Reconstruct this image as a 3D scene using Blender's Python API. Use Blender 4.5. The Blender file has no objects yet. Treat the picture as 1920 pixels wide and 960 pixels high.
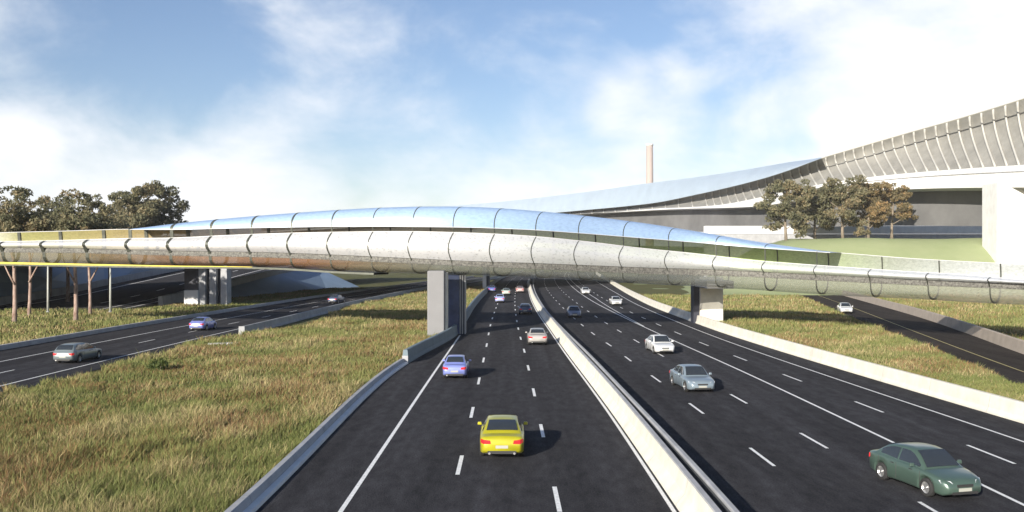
import bpy, bmesh, math, random
import numpy as np
from mathutils import Vector, Matrix
random.seed(7); rng = np.random.default_rng(11)
S = bpy.context.scene
COL = S.collection
RAD = math.radians

# ------------------------------------------------------------------ camera, world, sun, exposure
CAM_H, F = 8.2, 1720.0            # eye height (m), focal length in pixels of the 1920 px wide photograph
cam_d = bpy.data.cameras.new('camera'); cam = bpy.data.objects.new('camera', cam_d); COL.objects.link(cam)
cam.location = (0, 0, CAM_H); cam.rotation_euler = (RAD(90), 0, 0)
cam_d.sensor_width = 36; cam_d.lens = 36 * F / 1920; cam_d.clip_start = .1; cam_d.clip_end = 12000
S.camera = cam
S.view_settings.view_transform = 'Standard'; S.view_settings.look = 'None'
S.view_settings.exposure = 0.85; S.view_settings.gamma = 1
SUN_DIR = Vector((1.5, 2.7, -1.0)).normalized()
SUN_EL = math.asin(-SUN_DIR.z); SUN_ROT = math.atan2(-SUN_DIR.x, -SUN_DIR.y) % (2 * math.pi)
sd = bpy.data.lights.new('sun', 'SUN'); sd.energy = 5.0; sd.angle = RAD(.5); sd.color = (1.0, .93, .82)
sun = bpy.data.objects.new('sun', sd); COL.objects.link(sun); sun.rotation_euler = SUN_DIR.to_track_quat('-Z', 'Y').to_euler()
sun.location = (-60, -60, 80)

W = bpy.data.worlds.new('World'); S.world = W; W.use_nodes = True
wn, wl = W.node_tree.nodes, W.node_tree.links
wn.clear()
def N(nt, typ, **kw):
    n = nt.nodes.new(typ)
    for k, v in kw.items():
        if k == 'inp':
            for i, val in v.items(): n.inputs[i].default_value = val
        else: setattr(n, k, v)
    return n
WT = W.node_tree
out = N(WT, 'ShaderNodeOutputWorld'); bg = N(WT, 'ShaderNodeBackground'); bg.inputs['Strength'].default_value = .065
sky = N(WT, 'ShaderNodeTexSky', sky_type='NISHITA', sun_disc=False, sun_elevation=SUN_EL, sun_rotation=SUN_ROT, air_density=1.0, dust_density=.6, ozone_density=1.6)
tc = N(WT, 'ShaderNodeTexCoord')
def math_node(nt, op, a, b=None, clamp=False):
    n = nt.nodes.new('ShaderNodeMath'); n.operation = op; n.use_clamp = clamp
    for i, v in enumerate((a, b)):
        if v is None: continue
        if isinstance(v, (int, float)): n.inputs[i].default_value = v
        else: nt.links.new(v, n.inputs[i])
    return n.outputs[0]
# clouds: thin cirrus streaks and puffs, thicker towards the horizon and to the right
mp = N(WT, 'ShaderNodeMapping'); mp.inputs['Scale'].default_value = (1.0, 1.0, 1.7); mp.inputs['Location'].default_value = (.35, .2, .0)
wl.new(tc.outputs['Generated'], mp.inputs['Vector'])
nz = N(WT, 'ShaderNodeTexNoise', inp={'Scale': 5.5, 'Detail': 10, 'Roughness': .60, 'Distortion': .25})
wl.new(mp.outputs[0], nz.inputs['Vector'])
def dirblob(px, py, tight):
    d = Vector(((px - 960) / F, 1, (480 - py) / F)).normalized()
    dot = N(WT, 'ShaderNodeVectorMath', operation='DOT_PRODUCT'); dot.inputs[1].default_value = d
    wl.new(tc.outputs['Generated'], dot.inputs[0])
    mr = N(WT, 'ShaderNodeMapRange', interpolation_type='SMOOTHSTEP'); mr.inputs['From Min'].default_value = math.cos(tight); mr.inputs['From Max'].default_value = 1.0
    wl.new(dot.outputs['Value'], mr.inputs['Value'])
    return mr.outputs[0]
sep = N(WT, 'ShaderNodeSeparateXYZ'); wl.new(tc.outputs['Generated'], sep.inputs[0])
hor = N(WT, 'ShaderNodeMapRange', interpolation_type='SMOOTHSTEP'); hor.inputs['From Min'].default_value = .20; hor.inputs['From Max'].default_value = .0
wl.new(sep.outputs['Z'], hor.inputs['Value'])
base_c = math_node(WT, 'ADD', math_node(WT, 'MULTIPLY', math_node(WT, 'SUBTRACT', nz.outputs['Fac'], .5), 1.25), .38)
for bx, by, bt, bs in ((1215, 205, .075, .26), (1300, 108, .045, .20), (1575, 238, .035, .26), (1690, 112, .035, .30), (1120, 160, .06, .10), (60, 110, .10, .16), (25, 275, .05, .22), (560, 40, .12, .12), (470, 190, .14, .10)):
    base_c = math_node(WT, 'ADD', base_c, math_node(WT, 'MULTIPLY', dirblob(bx, by, bt), bs))
dens = math_node(WT, 'ADD', base_c, math_node(WT, 'MULTIPLY', dirblob(1950, 20, .32), .55))
dens = math_node(WT, 'ADD', dens, math_node(WT, 'MULTIPLY', dirblob(-60, 170, .26), .10))
dens = math_node(WT, 'ADD', dens, math_node(WT, 'MULTIPLY', dirblob(330, 350, .18), .06))
dens = math_node(WT, 'ADD', dens, math_node(WT, 'MULTIPLY', hor.outputs[0], .46))
dens = math_node(WT, 'SUBTRACT', dens, math_node(WT, 'MULTIPLY', dirblob(290, 60, .16), .22))
cr = N(WT, 'ShaderNodeMapRange', interpolation_type='SMOOTHSTEP'); cr.inputs['From Min'].default_value = .33; cr.inputs['From Max'].default_value = 1.0
wl.new(dens, cr.inputs['Value'])
tint = N(WT, 'ShaderNodeMix', data_type='RGBA', blend_type='MULTIPLY'); tint.inputs['Factor'].default_value = 1
wl.new(sky.outputs[0], tint.inputs['A']); tint.inputs['B'].default_value = (1.0, 1.03, 1.18, 1)
mixc = N(WT, 'ShaderNodeMix', data_type='RGBA'); # the cloud sheet lies ahead of the camera; overhead and behind it the sky is clear
up_ = N(WT, 'ShaderNodeMapRange', interpolation_type='SMOOTHSTEP'); up_.inputs['From Min'].default_value = .62; up_.inputs['From Max'].default_value = .34; wl.new(sep.outputs['Z'], up_.inputs['Value'])
fw_ = N(WT, 'ShaderNodeMapRange', interpolation_type='SMOOTHSTEP'); fw_.inputs['From Min'].default_value = -.2; fw_.inputs['From Max'].default_value = .5; wl.new(sep.outputs['Y'], fw_.inputs['Value'])
wl.new(math_node(WT, 'MULTIPLY', cr.outputs[0], math_node(WT, 'MULTIPLY', up_.outputs[0], fw_.outputs[0])), mixc.inputs['Factor'])
wl.new(tint.outputs['Result'], mixc.inputs['A']); mixc.inputs['B'].default_value = (9.0, 9.2, 9.5, 1)
wl.new(mixc.outputs['Result'], bg.inputs['Color']); wl.new(bg.outputs[0], out.inputs['Surface'])

# ------------------------------------------------------------------ helpers
def G(px, py, z=0.0):
    """point of the photograph that lies on the level z"""
    k = (CAM_H - z) / (py - 480.0)
    return ((px - 960) * k, F * k, z)
def zat(py, Y): return CAM_H - (py - 480.0) * Y / F
def xat(px, Y): return (px - 960.0) * Y / F
def curve(pts):
    """smooth (Hermite, monotone-limited) interpolation through (x, value) pairs"""
    xs = np.array([p[0] for p in pts], float); ys = np.array([p[1] for p in pts], float)
    h = np.diff(xs); d = np.diff(ys) / h
    m = np.zeros(len(xs)); m[0], m[-1] = d[0], d[-1]
    for i in range(1, len(xs) - 1): m[i] = 0 if False else (d[i-1] * h[i] + d[i] * h[i-1]) / (h[i] + h[i-1])
    def f(x):
        i = int(np.clip(np.searchsorted(xs, x) - 1, 0, len(xs) - 2))
        t = (x - xs[i]) / h[i]
        if t < 0: return ys[0] + m[0] * (x - xs[0])
        if t > 1: return ys[-1] + m[-1] * (x - xs[-1])
        return (ys[i] * (1 + 2*t) * (1-t)**2 + m[i] * h[i] * t * (1-t)**2 + ys[i+1] * t*t * (3 - 2*t) + m[i+1] * h[i] * t*t * (t-1))
    return f
def rnd(a, b): return random.uniform(a, b)

def mat(name, col, rough=.6, metal=0., var=0., scale=3., bump=0., bscale=40., spec=.5, stretch=(1, 1, 1), trans=0., col2=None, detail=6, coat=0.):
    m = bpy.data.materials.new(name); m.use_nodes = True; nt = m.node_tree
    b = nt.nodes['Principled BSDF']; b.inputs['Roughness'].default_value = rough; b.inputs['Metallic'].default_value = metal
    b.inputs['Specular IOR Level'].default_value = spec; b.inputs['Coat Weight'].default_value = coat
    c4 = (*col, 1); b.inputs['Base Color'].default_value = c4
    geo = nt.nodes.new('ShaderNodeTexCoord'); mpn = nt.nodes.new('ShaderNodeMapping'); mpn.inputs['Scale'].default_value = stretch
    nt.links.new(geo.outputs['Object'], mpn.inputs['Vector'])
    if var or col2:
        n = nt.nodes.new('ShaderNodeTexNoise'); n.inputs['Scale'].default_value = scale; n.inputs['Detail'].default_value = detail; n.inputs['Roughness'].default_value = .65
        nt.links.new(mpn.outputs[0], n.inputs['Vector'])
        r = nt.nodes.new('ShaderNodeValToRGB'); r.color_ramp.elements[0].position = .32; r.color_ramp.elements[1].position = .68
        lo = col2 if col2 else tuple(max(0, x * (1 - var)) for x in col); hi = col if col2 else tuple(min(1, x * (1 + var)) for x in col)
        r.color_ramp.elements[0].color = (*lo, 1); r.color_ramp.elements[1].color = (*hi, 1)
        nt.links.new(n.outputs['Fac'], r.inputs['Fac']); nt.links.new(r.outputs[0], b.inputs['Base Color'])
    if bump:
        n2 = nt.nodes.new('ShaderNodeTexNoise'); n2.inputs['Scale'].default_value = bscale; n2.inputs['Detail'].default_value = 4
        nt.links.new(mpn.outputs[0], n2.inputs['Vector'])
        bp = nt.nodes.new('ShaderNodeBump'); bp.inputs['Strength'].default_value = bump; bp.inputs['Distance'].default_value = .03
        nt.links.new(n2.outputs['Fac'], bp.inputs['Height']); nt.links.new(bp.outputs[0], b.inputs['Normal'])
    if trans:
        tr = nt.nodes.new('ShaderNodeBsdfTransparent'); mx = nt.nodes.new('ShaderNodeMixShader'); mx.inputs[0].default_value = trans
        o = nt.nodes['Material Output']; nt.links.new(b.outputs[0], mx.inputs[1]); nt.links.new(tr.outputs[0], mx.inputs[2]); nt.links.new(mx.outputs[0], o.inputs['Surface'])
    return m
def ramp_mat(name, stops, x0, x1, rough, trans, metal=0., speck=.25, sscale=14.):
    """reflected and see-through ground colours painted along the bridge (x in metres)"""
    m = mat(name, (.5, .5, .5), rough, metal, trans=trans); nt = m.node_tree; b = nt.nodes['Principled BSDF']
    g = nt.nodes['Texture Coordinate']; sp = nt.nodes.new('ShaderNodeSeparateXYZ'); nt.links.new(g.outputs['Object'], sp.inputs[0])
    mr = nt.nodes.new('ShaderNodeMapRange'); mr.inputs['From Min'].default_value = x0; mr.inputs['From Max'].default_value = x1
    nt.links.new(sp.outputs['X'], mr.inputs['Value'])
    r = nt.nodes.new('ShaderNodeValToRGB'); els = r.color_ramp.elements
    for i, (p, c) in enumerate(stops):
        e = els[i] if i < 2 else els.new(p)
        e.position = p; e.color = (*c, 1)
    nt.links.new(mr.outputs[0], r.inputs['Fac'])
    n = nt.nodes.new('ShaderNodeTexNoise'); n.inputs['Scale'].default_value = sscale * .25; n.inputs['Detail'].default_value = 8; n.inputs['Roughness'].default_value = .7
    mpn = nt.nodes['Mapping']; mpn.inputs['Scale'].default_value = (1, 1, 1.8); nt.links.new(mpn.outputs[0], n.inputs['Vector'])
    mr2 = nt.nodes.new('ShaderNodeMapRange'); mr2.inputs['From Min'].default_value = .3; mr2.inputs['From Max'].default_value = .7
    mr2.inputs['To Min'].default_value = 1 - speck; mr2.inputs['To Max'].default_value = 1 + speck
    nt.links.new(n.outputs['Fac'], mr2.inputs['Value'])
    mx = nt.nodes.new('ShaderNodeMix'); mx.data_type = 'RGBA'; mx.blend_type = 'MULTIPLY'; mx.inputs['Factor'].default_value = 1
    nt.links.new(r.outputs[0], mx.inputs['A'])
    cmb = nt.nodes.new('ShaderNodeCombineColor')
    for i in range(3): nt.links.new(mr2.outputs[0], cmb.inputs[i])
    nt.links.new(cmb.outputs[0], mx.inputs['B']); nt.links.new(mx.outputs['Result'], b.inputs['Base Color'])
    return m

def tag(o, label=None, cat=None, group=None, kind=None):
    if label: o['label'] = label
    if cat: o['category'] = cat
    if group: o['group'] = group
    if kind: o['kind'] = kind
    return o
def empty(name, loc=(0, 0, 0), rz=0., parent=None):
    o = bpy.data.objects.new(name, None); COL.objects.link(o); o.location = loc; o.rotation_euler = (0, 0, rz)
    o.empty_display_size = .3
    if parent: o.parent = parent
    return o
def mesh(name, verts, faces, m=None, parent=None, smooth=False, loc=None):
    me = bpy.data.meshes.new(name); me.from_pydata([tuple(v) for v in verts], [], [tuple(f) for f in faces]); me.update()
    if smooth: me.polygons.foreach_set('use_smooth', [True] * len(me.polygons))
    o = bpy.data.objects.new(name, me); COL.objects.link(o)
    if m: me.materials.append(m)
    if parent: o.parent = parent
    if loc: o.location = loc
    return o
class MB:
    def __init__(s): s.v, s.f = [], []
    def add(s, verts, faces):
        b = len(s.v); s.v += [tuple(v) for v in verts]; s.f += [tuple(i + b for i in f) for f in faces]; return s
    def box(s, c, size, rz=0., taper=1.):
        x, y, z = (k / 2 for k in size); ca, sa = math.cos(rz), math.sin(rz)
        vs = []
        for dz, t in ((-z, 1), (z, taper)):
            for dx, dy in ((-x, -y), (x, -y), (x, y), (-x, y)):
                dx *= t; dy *= t; vs.append((c[0] + dx*ca - dy*sa, c[1] + dx*sa + dy*ca, c[2] + dz))
        return s.add(vs, [(3,2,1,0), (4,5,6,7), (0,1,5,4), (1,2,6,5), (2,3,7,6), (3,0,4,7)])
    def tube(s, pts, rad, n=8, closed=False, caps=True):
        pts = [Vector(p) for p in pts]; R = rad if isinstance(rad, (list, tuple)) else [rad] * len(pts)
        rings = []; up = Vector((0, 0, 1)); L = len(pts)
        ref = None
        for i, p in enumerate(pts):
            t = (pts[(i+1) % L] - pts[i-1]) if closed else (pts[min(i+1, L-1)] - pts[max(i-1, 0)])
            t.normalize()
            if ref is None: ref = up if abs(t.z) < .9 else Vector((1, 0, 0))
            a = t.cross(ref)
            if a.length < 1e-4: a = t.cross(Vector((0, 1, 0)))
            a.normalize(); b = a.cross(t).normalized(); ref = b
            rings.append([p + (a * math.cos(2*math.pi*k/n) + b * math.sin(2*math.pi*k/n)) * R[i] for k in range(n)])
        vs = [v for r in rings for v in r]; fs = []
        for i in range(L if closed else L - 1):
            j = (i + 1) % L
            for k in range(n): fs.append((i*n+k, i*n+(k+1) % n, j*n+(k+1) % n, j*n+k))
        if caps and not closed: fs += [tuple(range(n))[::-1], tuple((L-1)*n + k for k in range(n))]
        return s.add(vs, fs)
    def build(s, name, m, parent=None, smooth=False, loc=None): return mesh(name, s.v, s.f, m, parent, smooth, loc)
def grid_faces(nr, nc, close_c=False):
    f = []
    for i in range(nr - 1):
        for j in range(nc if close_c else nc - 1):
            k = (j + 1) % nc; f.append((i*nc+j, i*nc+k, (i+1)*nc+k, (i+1)*nc+j))
    return f
def loft(rows, close=False):
    nc = len(rows[0]); return [p for r in rows for p in r], grid_faces(len(rows), nc, close)
def sweep(profile, path, caps=True, closed=True):
    """profile: (side, z) with side positive to the right of travel; path: (x,y,z)"""
    P = [Vector(p) for p in path]; rows = []
    for i, p in enumerate(P):
        t = P[min(i+1, len(P)-1)] - P[max(i-1, 0)]; t.z = 0; t.normalize(); r = Vector((t.y, -t.x, 0))
        rows.append([p + r * a + Vector((0, 0, z)) for a, z in profile])
    v, f = loft(rows, closed); n = len(profile)
    if caps and closed: f += [tuple(range(n)), tuple((len(P)-1)*n + k for k in range(n))[::-1]]
    return v, f
def strip(fa, fb, ys, z):
    """flat sheet between two lines X(Y)"""
    v = []
    for y in ys: v += [(fa(y), y, z), (fb(y), y, z)]
    return v, [(2*i, 2*i+1, 2*i+3, 2*i+2) for i in range(len(ys) - 1)]
def fix(o):
    bm = bmesh.new(); bm.from_mesh(o.data); bmesh.ops.recalc_face_normals(bm, faces=bm.faces); bm.to_mesh(o.data); bm.free(); return o
def bevel(o, w=.03, seg=2):
    b = o.modifiers.new('bevel', 'BEVEL'); b.width = w; b.segments = seg; b.limit_method = 'ANGLE'; b.angle_limit = RAD(40); return o

# ------------------------------------------------------------------ materials
M = {}
M['asphalt'] = mat('asphalt', (.035, .0348, .0385), 1.0, var=.30, scale=2.2, bump=.6, bscale=22, stretch=(1, .35, 1), spec=.06)
M['asphalt_warm'] = mat('asphalt_warm', (.036, .031, .028), 1.0, var=.25, scale=2, bump=.5, bscale=20, spec=.05)
M['paint'] = mat('road_paint', (.78, .78, .76), .55, var=.10, scale=4)
M['paint_yellow'] = mat('yellow_road_paint', (.40, .34, .12), .6, var=.15, scale=4)
M['concrete'] = mat('concrete', (.66, .63, .545), .75, var=.10, scale=1.1, bump=.25, bscale=9)
M['wall_shade'] = mat('shaded_channel_wall', (.06, .065, .075), .8, var=.2, scale=1)  # shade inside the channel put into the wall's base colour
M['concrete_grey'] = mat('grey_concrete', (.33, .335, .345), .8, var=.14, scale=.9, bump=.2, bscale=7)
M['concrete_pale'] = mat('pale_concrete', (.62, .62, .61), .7, var=.06, scale=.6)
M['concrete_shade'] = mat('shaded_concrete', (.13, .13, .13), .85, var=.25, scale=.08)  # flyover girder: shade under the deck as base colour
M['concrete_blue'] = mat('shaded_blue_wall', (.19, .27, .38), .6, var=.10, scale=.12)  # concrete's bluish shade put into the base colour
M['steel_dark'] = mat('dark_steel', (.075, .08, .065), .5, .4, var=.3, scale=2)
M['pier_blue'] = mat('shaded_navy_pier', (.045, .065, .14), .45, var=.4, scale=.7)  # pier's shaded face painted as navy
M['ground'] = mat('meadow_soil', (.115, .108, .042), .95, scale=.25, col2=(.075, .082, .028), bump=.8, bscale=6, spec=.1)
M['mound'] = mat('hazed_grass', (.28, .31, .17), .95, scale=.12, col2=(.235, .275, .14), bump=.6, bscale=4, spec=.1)  # haze put into the pale green base colour
M['hill'] = mat('hill_forest', (.05, .075, .075), .95, var=.4, scale=.02)
M['chimney'] = mat('pinkish_concrete', (.34, .285, .26), .8, var=.06, scale=.05)

def layer(m, factor_socket, lo, hi):
    nt = m.node_tree; b_ = nt.nodes['Principled BSDF']; src = b_.inputs['Base Color'].links[0].from_socket
    mr = nt.nodes.new('ShaderNodeMapRange'); mr.inputs['From Min'].default_value = .35; mr.inputs['From Max'].default_value = .65; mr.inputs['To Min'].default_value = lo; mr.inputs['To Max'].default_value = hi
    nt.links.new(factor_socket, mr.inputs['Value']); cmb = nt.nodes.new('ShaderNodeCombineColor')
    for i in range(3): nt.links.new(mr.outputs[0], cmb.inputs[i])
    mx = nt.nodes.new('ShaderNodeMix'); mx.data_type = 'RGBA'; mx.blend_type = 'MULTIPLY'; mx.inputs['Factor'].default_value = 1
    nt.links.new(src, mx.inputs['A']); nt.links.new(cmb.outputs[0], mx.inputs['B']); nt.links.new(mx.outputs['Result'], b_.inputs['Base Color'])
def noise_layer(m, stretch, scale, lo, hi, detail=3):
    nt = m.node_tree; mp_ = nt.nodes.new('ShaderNodeMapping'); mp_.inputs['Scale'].default_value = stretch; nt.links.new(nt.nodes['Texture Coordinate'].outputs['Object'], mp_.inputs['Vector'])
    n = nt.nodes.new('ShaderNodeTexNoise'); n.inputs['Scale'].default_value = scale; n.inputs['Detail'].default_value = detail; nt.links.new(mp_.outputs[0], n.inputs['Vector']); layer(m, n.outputs['Fac'], lo, hi)
for k in ('asphalt', 'asphalt_warm'):
    noise_layer(M[k], (1, .02, 1), .9, .82, 1.22); noise_layer(M[k], (1, 1, 1), 14, .8, 1.25, 2); noise_layer(M[k], (.25, .06, 1), 1, .9, 1.1)
for k in ('concrete', 'concrete_grey', 'concrete_pale'): noise_layer(M[k], (.6, .9, .25), 1.6, .94, 1.04, 6)
noise_layer(M['paint'], (1, 1, 1), 9, .80, 1.05, 5)
for k in ('concrete', 'concrete_grey'):                            # cast joints every six metres
    nt = M[k].node_tree; sp_ = nt.nodes.new('ShaderNodeSeparateXYZ'); nt.links.new(nt.nodes['Texture Coordinate'].outputs['Object'], sp_.inputs[0])
    md_ = math_node(nt, 'MODULO', math_node(nt, 'ADD', sp_.outputs['Y'], 600.), 6.0); layer(M[k], math_node(nt, 'GREATER_THAN', md_, .04), .66, 1.0)
# ------------------------------------------------------------------ ground, motorway and roads
gv, gf = [], []
g = 4500
o = mesh('ground', [(-g, -200, -.03), (g, -200, -.03), (g, 7500, -.03), (-g, 7500, -.03)], [(0, 1, 2, 3)], M['ground'])
tag(o, 'wide meadow ground of green and straw coloured grass round the roads', 'ground', kind='structure')

# lines of the motorway as X(Y), measured on the road plane
barrier_in = curve([(0, -8.3), (30, -8.28), (70, -7.95), (72, -7.8), (95, -5.75), (110, -5.75), (149, -6.0), (213, -5.5), (275, -5.0), (330, -3.6), (400, .5), (470, 6)])
edge_l = curve([(0, -5.55), (30, -5.5), (60, -5.48), (97, -5.38)])
dash_l = curve([(0, -2.03), (36, -2.05), (49, -2.10), (61, -2.18), (83, -2.32), (107, -2.55), (150, -2.5), (210, -2.1), (300, -.6), (400, 4), (470, 9)])
dash_r = curve([(0, 1.55), (31, 1.52), (44, 1.40), (56, 1.31), (68, 1.19), (80, 1.05), (92, .85), (110, .65), (160, .5), (210, .8), (300, 2.4), (400, 7), (470, 12)])
edge_r = curve([(0, 5.22), (30, 5.2), (44, 5.10), (79, 4.45), (110, 4.0), (125, 3.77), (161, 3.55), (207, 3.8), (313, 5.65), (384, 9.3), (470, 15)])
med_r = curve([(0, 6.47), (34, 6.42), (47, 6.20), (70.5, 5.76), (90, 5.24), (120, 4.70), (151, 4.60), (199, 4.95), (279, 6.5), (384, 10.6), (470, 16.4)])   # top of the right median wall
r_a = curve([(0, 10.3), (38, 10.2), (50, 9.9), (61, 9.62), (72, 9.28), (82, 9.08), (92, 8.7), (120, 8.2), (160, 8.1), (210, 8.4), (290, 10.2), (384, 14.4), (470, 20)])
r_b = curve([(0, 13.6), (41, 13.4), (53, 13.0), (70, 12.5), (92, 11.9), (120, 11.4), (160, 11.3), (210, 11.7), (290, 13.7), (384, 18.0), (470, 24)])
r_c = curve([(0, 17.0), (40, 16.77), (64, 16.4), (92, 15.6), (120, 15.0), (160, 14.6), (210, 15.2), (290, 17.6), (384, 22), (470, 28)])
r_d = curve([(0, 20.0), (38, 19.8), (50, 19.4), (61, 18.9), (72, 18.4), (82, 18.0), (120, 17.4), (160, 17.4), (210, 18.4), (290, 21.2), (384, 26), (470, 32)])
r_e = curve([(0, 22.9), (40, 22.6), (60, 21.7), (88, 20.7), (120, 20.6), (150, 21.0), (210, 23.4), (290, 27), (384, 32), (470, 38)])
bar_r = curve([(0, 26.6), (30, 25.9), (45, 25.0), (60, 24.1), (79, 23.1), (96, 22.5), (115, 22.4), (148, 22.7), (180, 24.0), (235, 27.0), (300, 31), (384, 36), (470, 42)])
YS = list(np.concatenate([np.arange(8, 130, 3.0), np.arange(130, 471, 8.0)]))

mw = empty('motorway'); tag(mw, 'dark asphalt motorway of two carriageways running away under the tube bridge', 'motorway', kind='structure')
v, f = strip(lambda y: barrier_in(y) - .25, lambda y: bar_r(y) + .25, YS, .0); mesh('carriageway', v, f, M['asphalt'], mw)
def line(name, fx, w, ys, parent, m=None, z=.004):
    v, f = strip(lambda y: fx(y) - w/2, lambda y: fx(y) + w/2, ys, z); return mesh(name, v, f, m or M['paint'], parent)
def dashes(name, fx, w, y0, y1, pitch, L, parent, m=None, z=.004):
    b = MB(); y = y0
    while y < y1:
        pts = [(fx(yy) + sx * w/2, yy, z) for yy in (y, y + L) for sx in (-1, 1)]
        b.add(pts, [(0, 1, 3, 2)]); y += pitch
    return b.build(name, m or M['paint'], parent)
line('edge_line', edge_l, .16, [y for y in YS if y <= 97], mw)
line('edge_line', edge_r, .14, YS, mw); line('edge_line', r_e, .13, YS, mw); line('separation_line', r_c, .15, YS, mw)
y_c2 = [y for y in YS if y > 105]
line('separation_line', lambda y: r_c(y) + min(1.6, max(.1, (y - 100) * .02)), .13, y_c2, mw)
dashes('lane_dashes', dash_l, .16, 34.4 - 24.2, 420, 12.1, 3.3, mw); dashes('lane_dashes', dash_r, .16, 29.4 - 12.1, 420, 12.1, 3.2, mw)
dashes('lane_dashes', r_a, .14, 36.0 - 24, 420, 11.9, 3.4, mw); dashes('lane_dashes', r_b, .14, 39.3 - 24, 420, 11.9, 3.4, mw); dashes('lane_dashes', r_d, .14, 36.4 - 24, 420, 11.9, 3.6, mw)

def path(fx, ys, z=0): return [(fx(y), y, z) for y in ys]
JERSEY = lambda h, w0, w1: [(-w0/2, -.02), (-w0/2, .09), (-w1/2 - .05, .32*h), (-w1/2, h - .03), (-w1/2 + .03, h), (w1/2 - .03, h), (w1/2, h - .03), (w1/2 + .05, .32*h), (w0/2, .09), (w0/2, -.02)]
# near left verge barrier with a pale base strip
nb = empty('concrete_barrier', (0, 0, 0)); tag(nb, 'low pale concrete barrier along the near left verge, meadow grass behind it', 'barrier', 'concrete road barriers')
ys1 = [y for y in YS if y < 70] + [70]
v, f = sweep([(-.22, -.02), (-.22, .34), (-.19, .37), (.02, .37), (.06, .33), (.12, .12), (.12, -.02)], path(lambda y: barrier_in(y) - .35, ys1)); fix(mesh('wall', v, f, M['concrete_grey'], nb))
v, f = sweep([(-.18, -.02), (-.18, .13), (.06, .12), (.10, -.02)], path(lambda y: barrier_in(y) - .04, ys1)); fix(mesh('base_strip', v, f, M['concrete_pale'], nb))
# taller barrier by the pier, its shade put into the teal colour
sb = empty('concrete_barrier', (0, 0, 0)); tag(sb, 'taller barrier with its shade painted teal grey by the grey pier, curving along the road edge', 'barrier', 'concrete road barriers')
M['barrier_teal'] = mat('shaded_teal_barrier', (.13, .175, .20), .7, var=.12, scale=.8, bump=.2, bscale=6)
ys2 = [70.3] + [y for y in YS if y > 71]
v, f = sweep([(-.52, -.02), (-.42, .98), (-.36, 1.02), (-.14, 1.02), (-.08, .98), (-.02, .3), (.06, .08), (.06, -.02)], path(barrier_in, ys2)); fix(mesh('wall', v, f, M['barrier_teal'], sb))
b = MB(); b.box((barrier_in(70) - .22, 70.14, .28), (.46, .10, .60)); bevel(b.build('end_block', M['concrete_grey'], sb), .02)
# median: two walls and a dark channel, far wall coloured as in shade
md = empty('median_barrier'); tag(md, 'cream concrete median barrier between the carriageways, two walls with a dark channel', 'barrier', 'concrete road barriers')
ml = lambda y: edge_r(y) + .16
v, f = sweep([(0, -.02), (.02, .10), (.30, .42), (.40, .86), (.44, .90), (.58, .90), (.60, .86), (.60, -.02)], path(ml, YS)); fix(mesh('near_wall', v, f, M['concrete'], md))
v, f = sweep([(-.14, -.02), (-.14, .80), (.04, .80), (.12, .4), (.30, .10), (.30, -.02)], path(med_r, YS)); fix(mesh('far_wall', v, f, M['wall_shade'], md))
v, f = sweep([(-.15, .80), (-.15, .87), (-.12, .90), (.02, .90), (.05, .87), (.05, .80)], path(med_r, YS)); fix(mesh('coping', v, f, M['concrete_grey'], md))
v, f = sweep([(.39, .88), (.41, .935), (.59, .935), (.61, .88)], path(ml, YS)); fix(mesh('coping', v, f, M['concrete_grey'], md))
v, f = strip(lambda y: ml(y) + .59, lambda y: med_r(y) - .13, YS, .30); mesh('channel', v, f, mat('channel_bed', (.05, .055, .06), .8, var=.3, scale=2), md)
# right barrier
rb = empty('concrete_barrier'); tag(rb, 'bright cream concrete barrier along the right carriageway beside the grass slope', 'barrier', 'concrete road barriers')
v, f = sweep([(0, -.02), (.0, .08), (.12, .30), (.22, .90), (.27, .95), (.50, .95), (.55, .90), (.55, -.02)], path(bar_r, YS)); fix(mesh('wall', v, f, M['concrete'], rb))

# left road
lr_mid = curve([(0, -36), (60, -36.0), (87, -35.2), (110, -34.2), (130, -32.9), (160, -31.0), (217, -25.5), (300, -15), (360, -6)])
YL = list(np.concatenate([np.arange(30, 160, 5.0), np.arange(160, 361, 10.0)]))
lr = empty('road'); tag(lr, 'two lane asphalt road on the left running through the meadow', 'road', kind='structure')
v, f = strip(lambda y: lr_mid(y) - 9.0 + (y > 100) * 0, lambda y: lr_mid(y) + 6.0, YL, .0); mesh('carriageway', v, f, M['asphalt'], lr)
line('edge_line', lambda y: lr_mid(y) - 4.0, .15, YL, lr); line('edge_line', lambda y: lr_mid(y) + 3.75, .15, YL, lr); dashes('lane_dashes', lr_mid, .14, 38.5, 340, 12, 3.6, lr)
k1 = empty('concrete_barrier'); tag(k1, 'low grey kerb barrier on far side of left road', 'barrier', 'concrete road barriers')
v, f = sweep([(-.45, -.02), (-.40, .42), (-.05, .42), (.0, .1), (.0, -.02)], path(lambda y: lr_mid(y) - 9.0, YL)); fix(mesh('wall', v, f, M['concrete_grey'], k1))
k2 = empty('concrete_barrier'); tag(k2, 'grey barrier with pale end face between left road and central meadow', 'barrier', 'concrete road barriers')
YK = [y for y in YL if y >= 95]
lr_bar = curve([(94, -28.0), (141, -26.2), (217, -20.6), (300, -10.5), (360, -2)])
v, f = sweep(JERSEY(.9, .6, .26), path(lr_bar, YK)); fix(mesh('wall', v, f, M['concrete_grey'], k2))
b = MB(); b.box((lr_bar(95), 94.92, .46), (.62, .12, .93)); bevel(b.build('end_face', M['concrete_grey'], k2), .02)
b = MB(); p = G(418, 648); b.box((p[0], p[1], .12), (2.6, .9, .26), .25); o = bevel(b.build('concrete_kerb', M['concrete_pale']), .05); tag(o, 'short pale concrete kerb lying at the grass edge of the left road', 'kerb')

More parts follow.
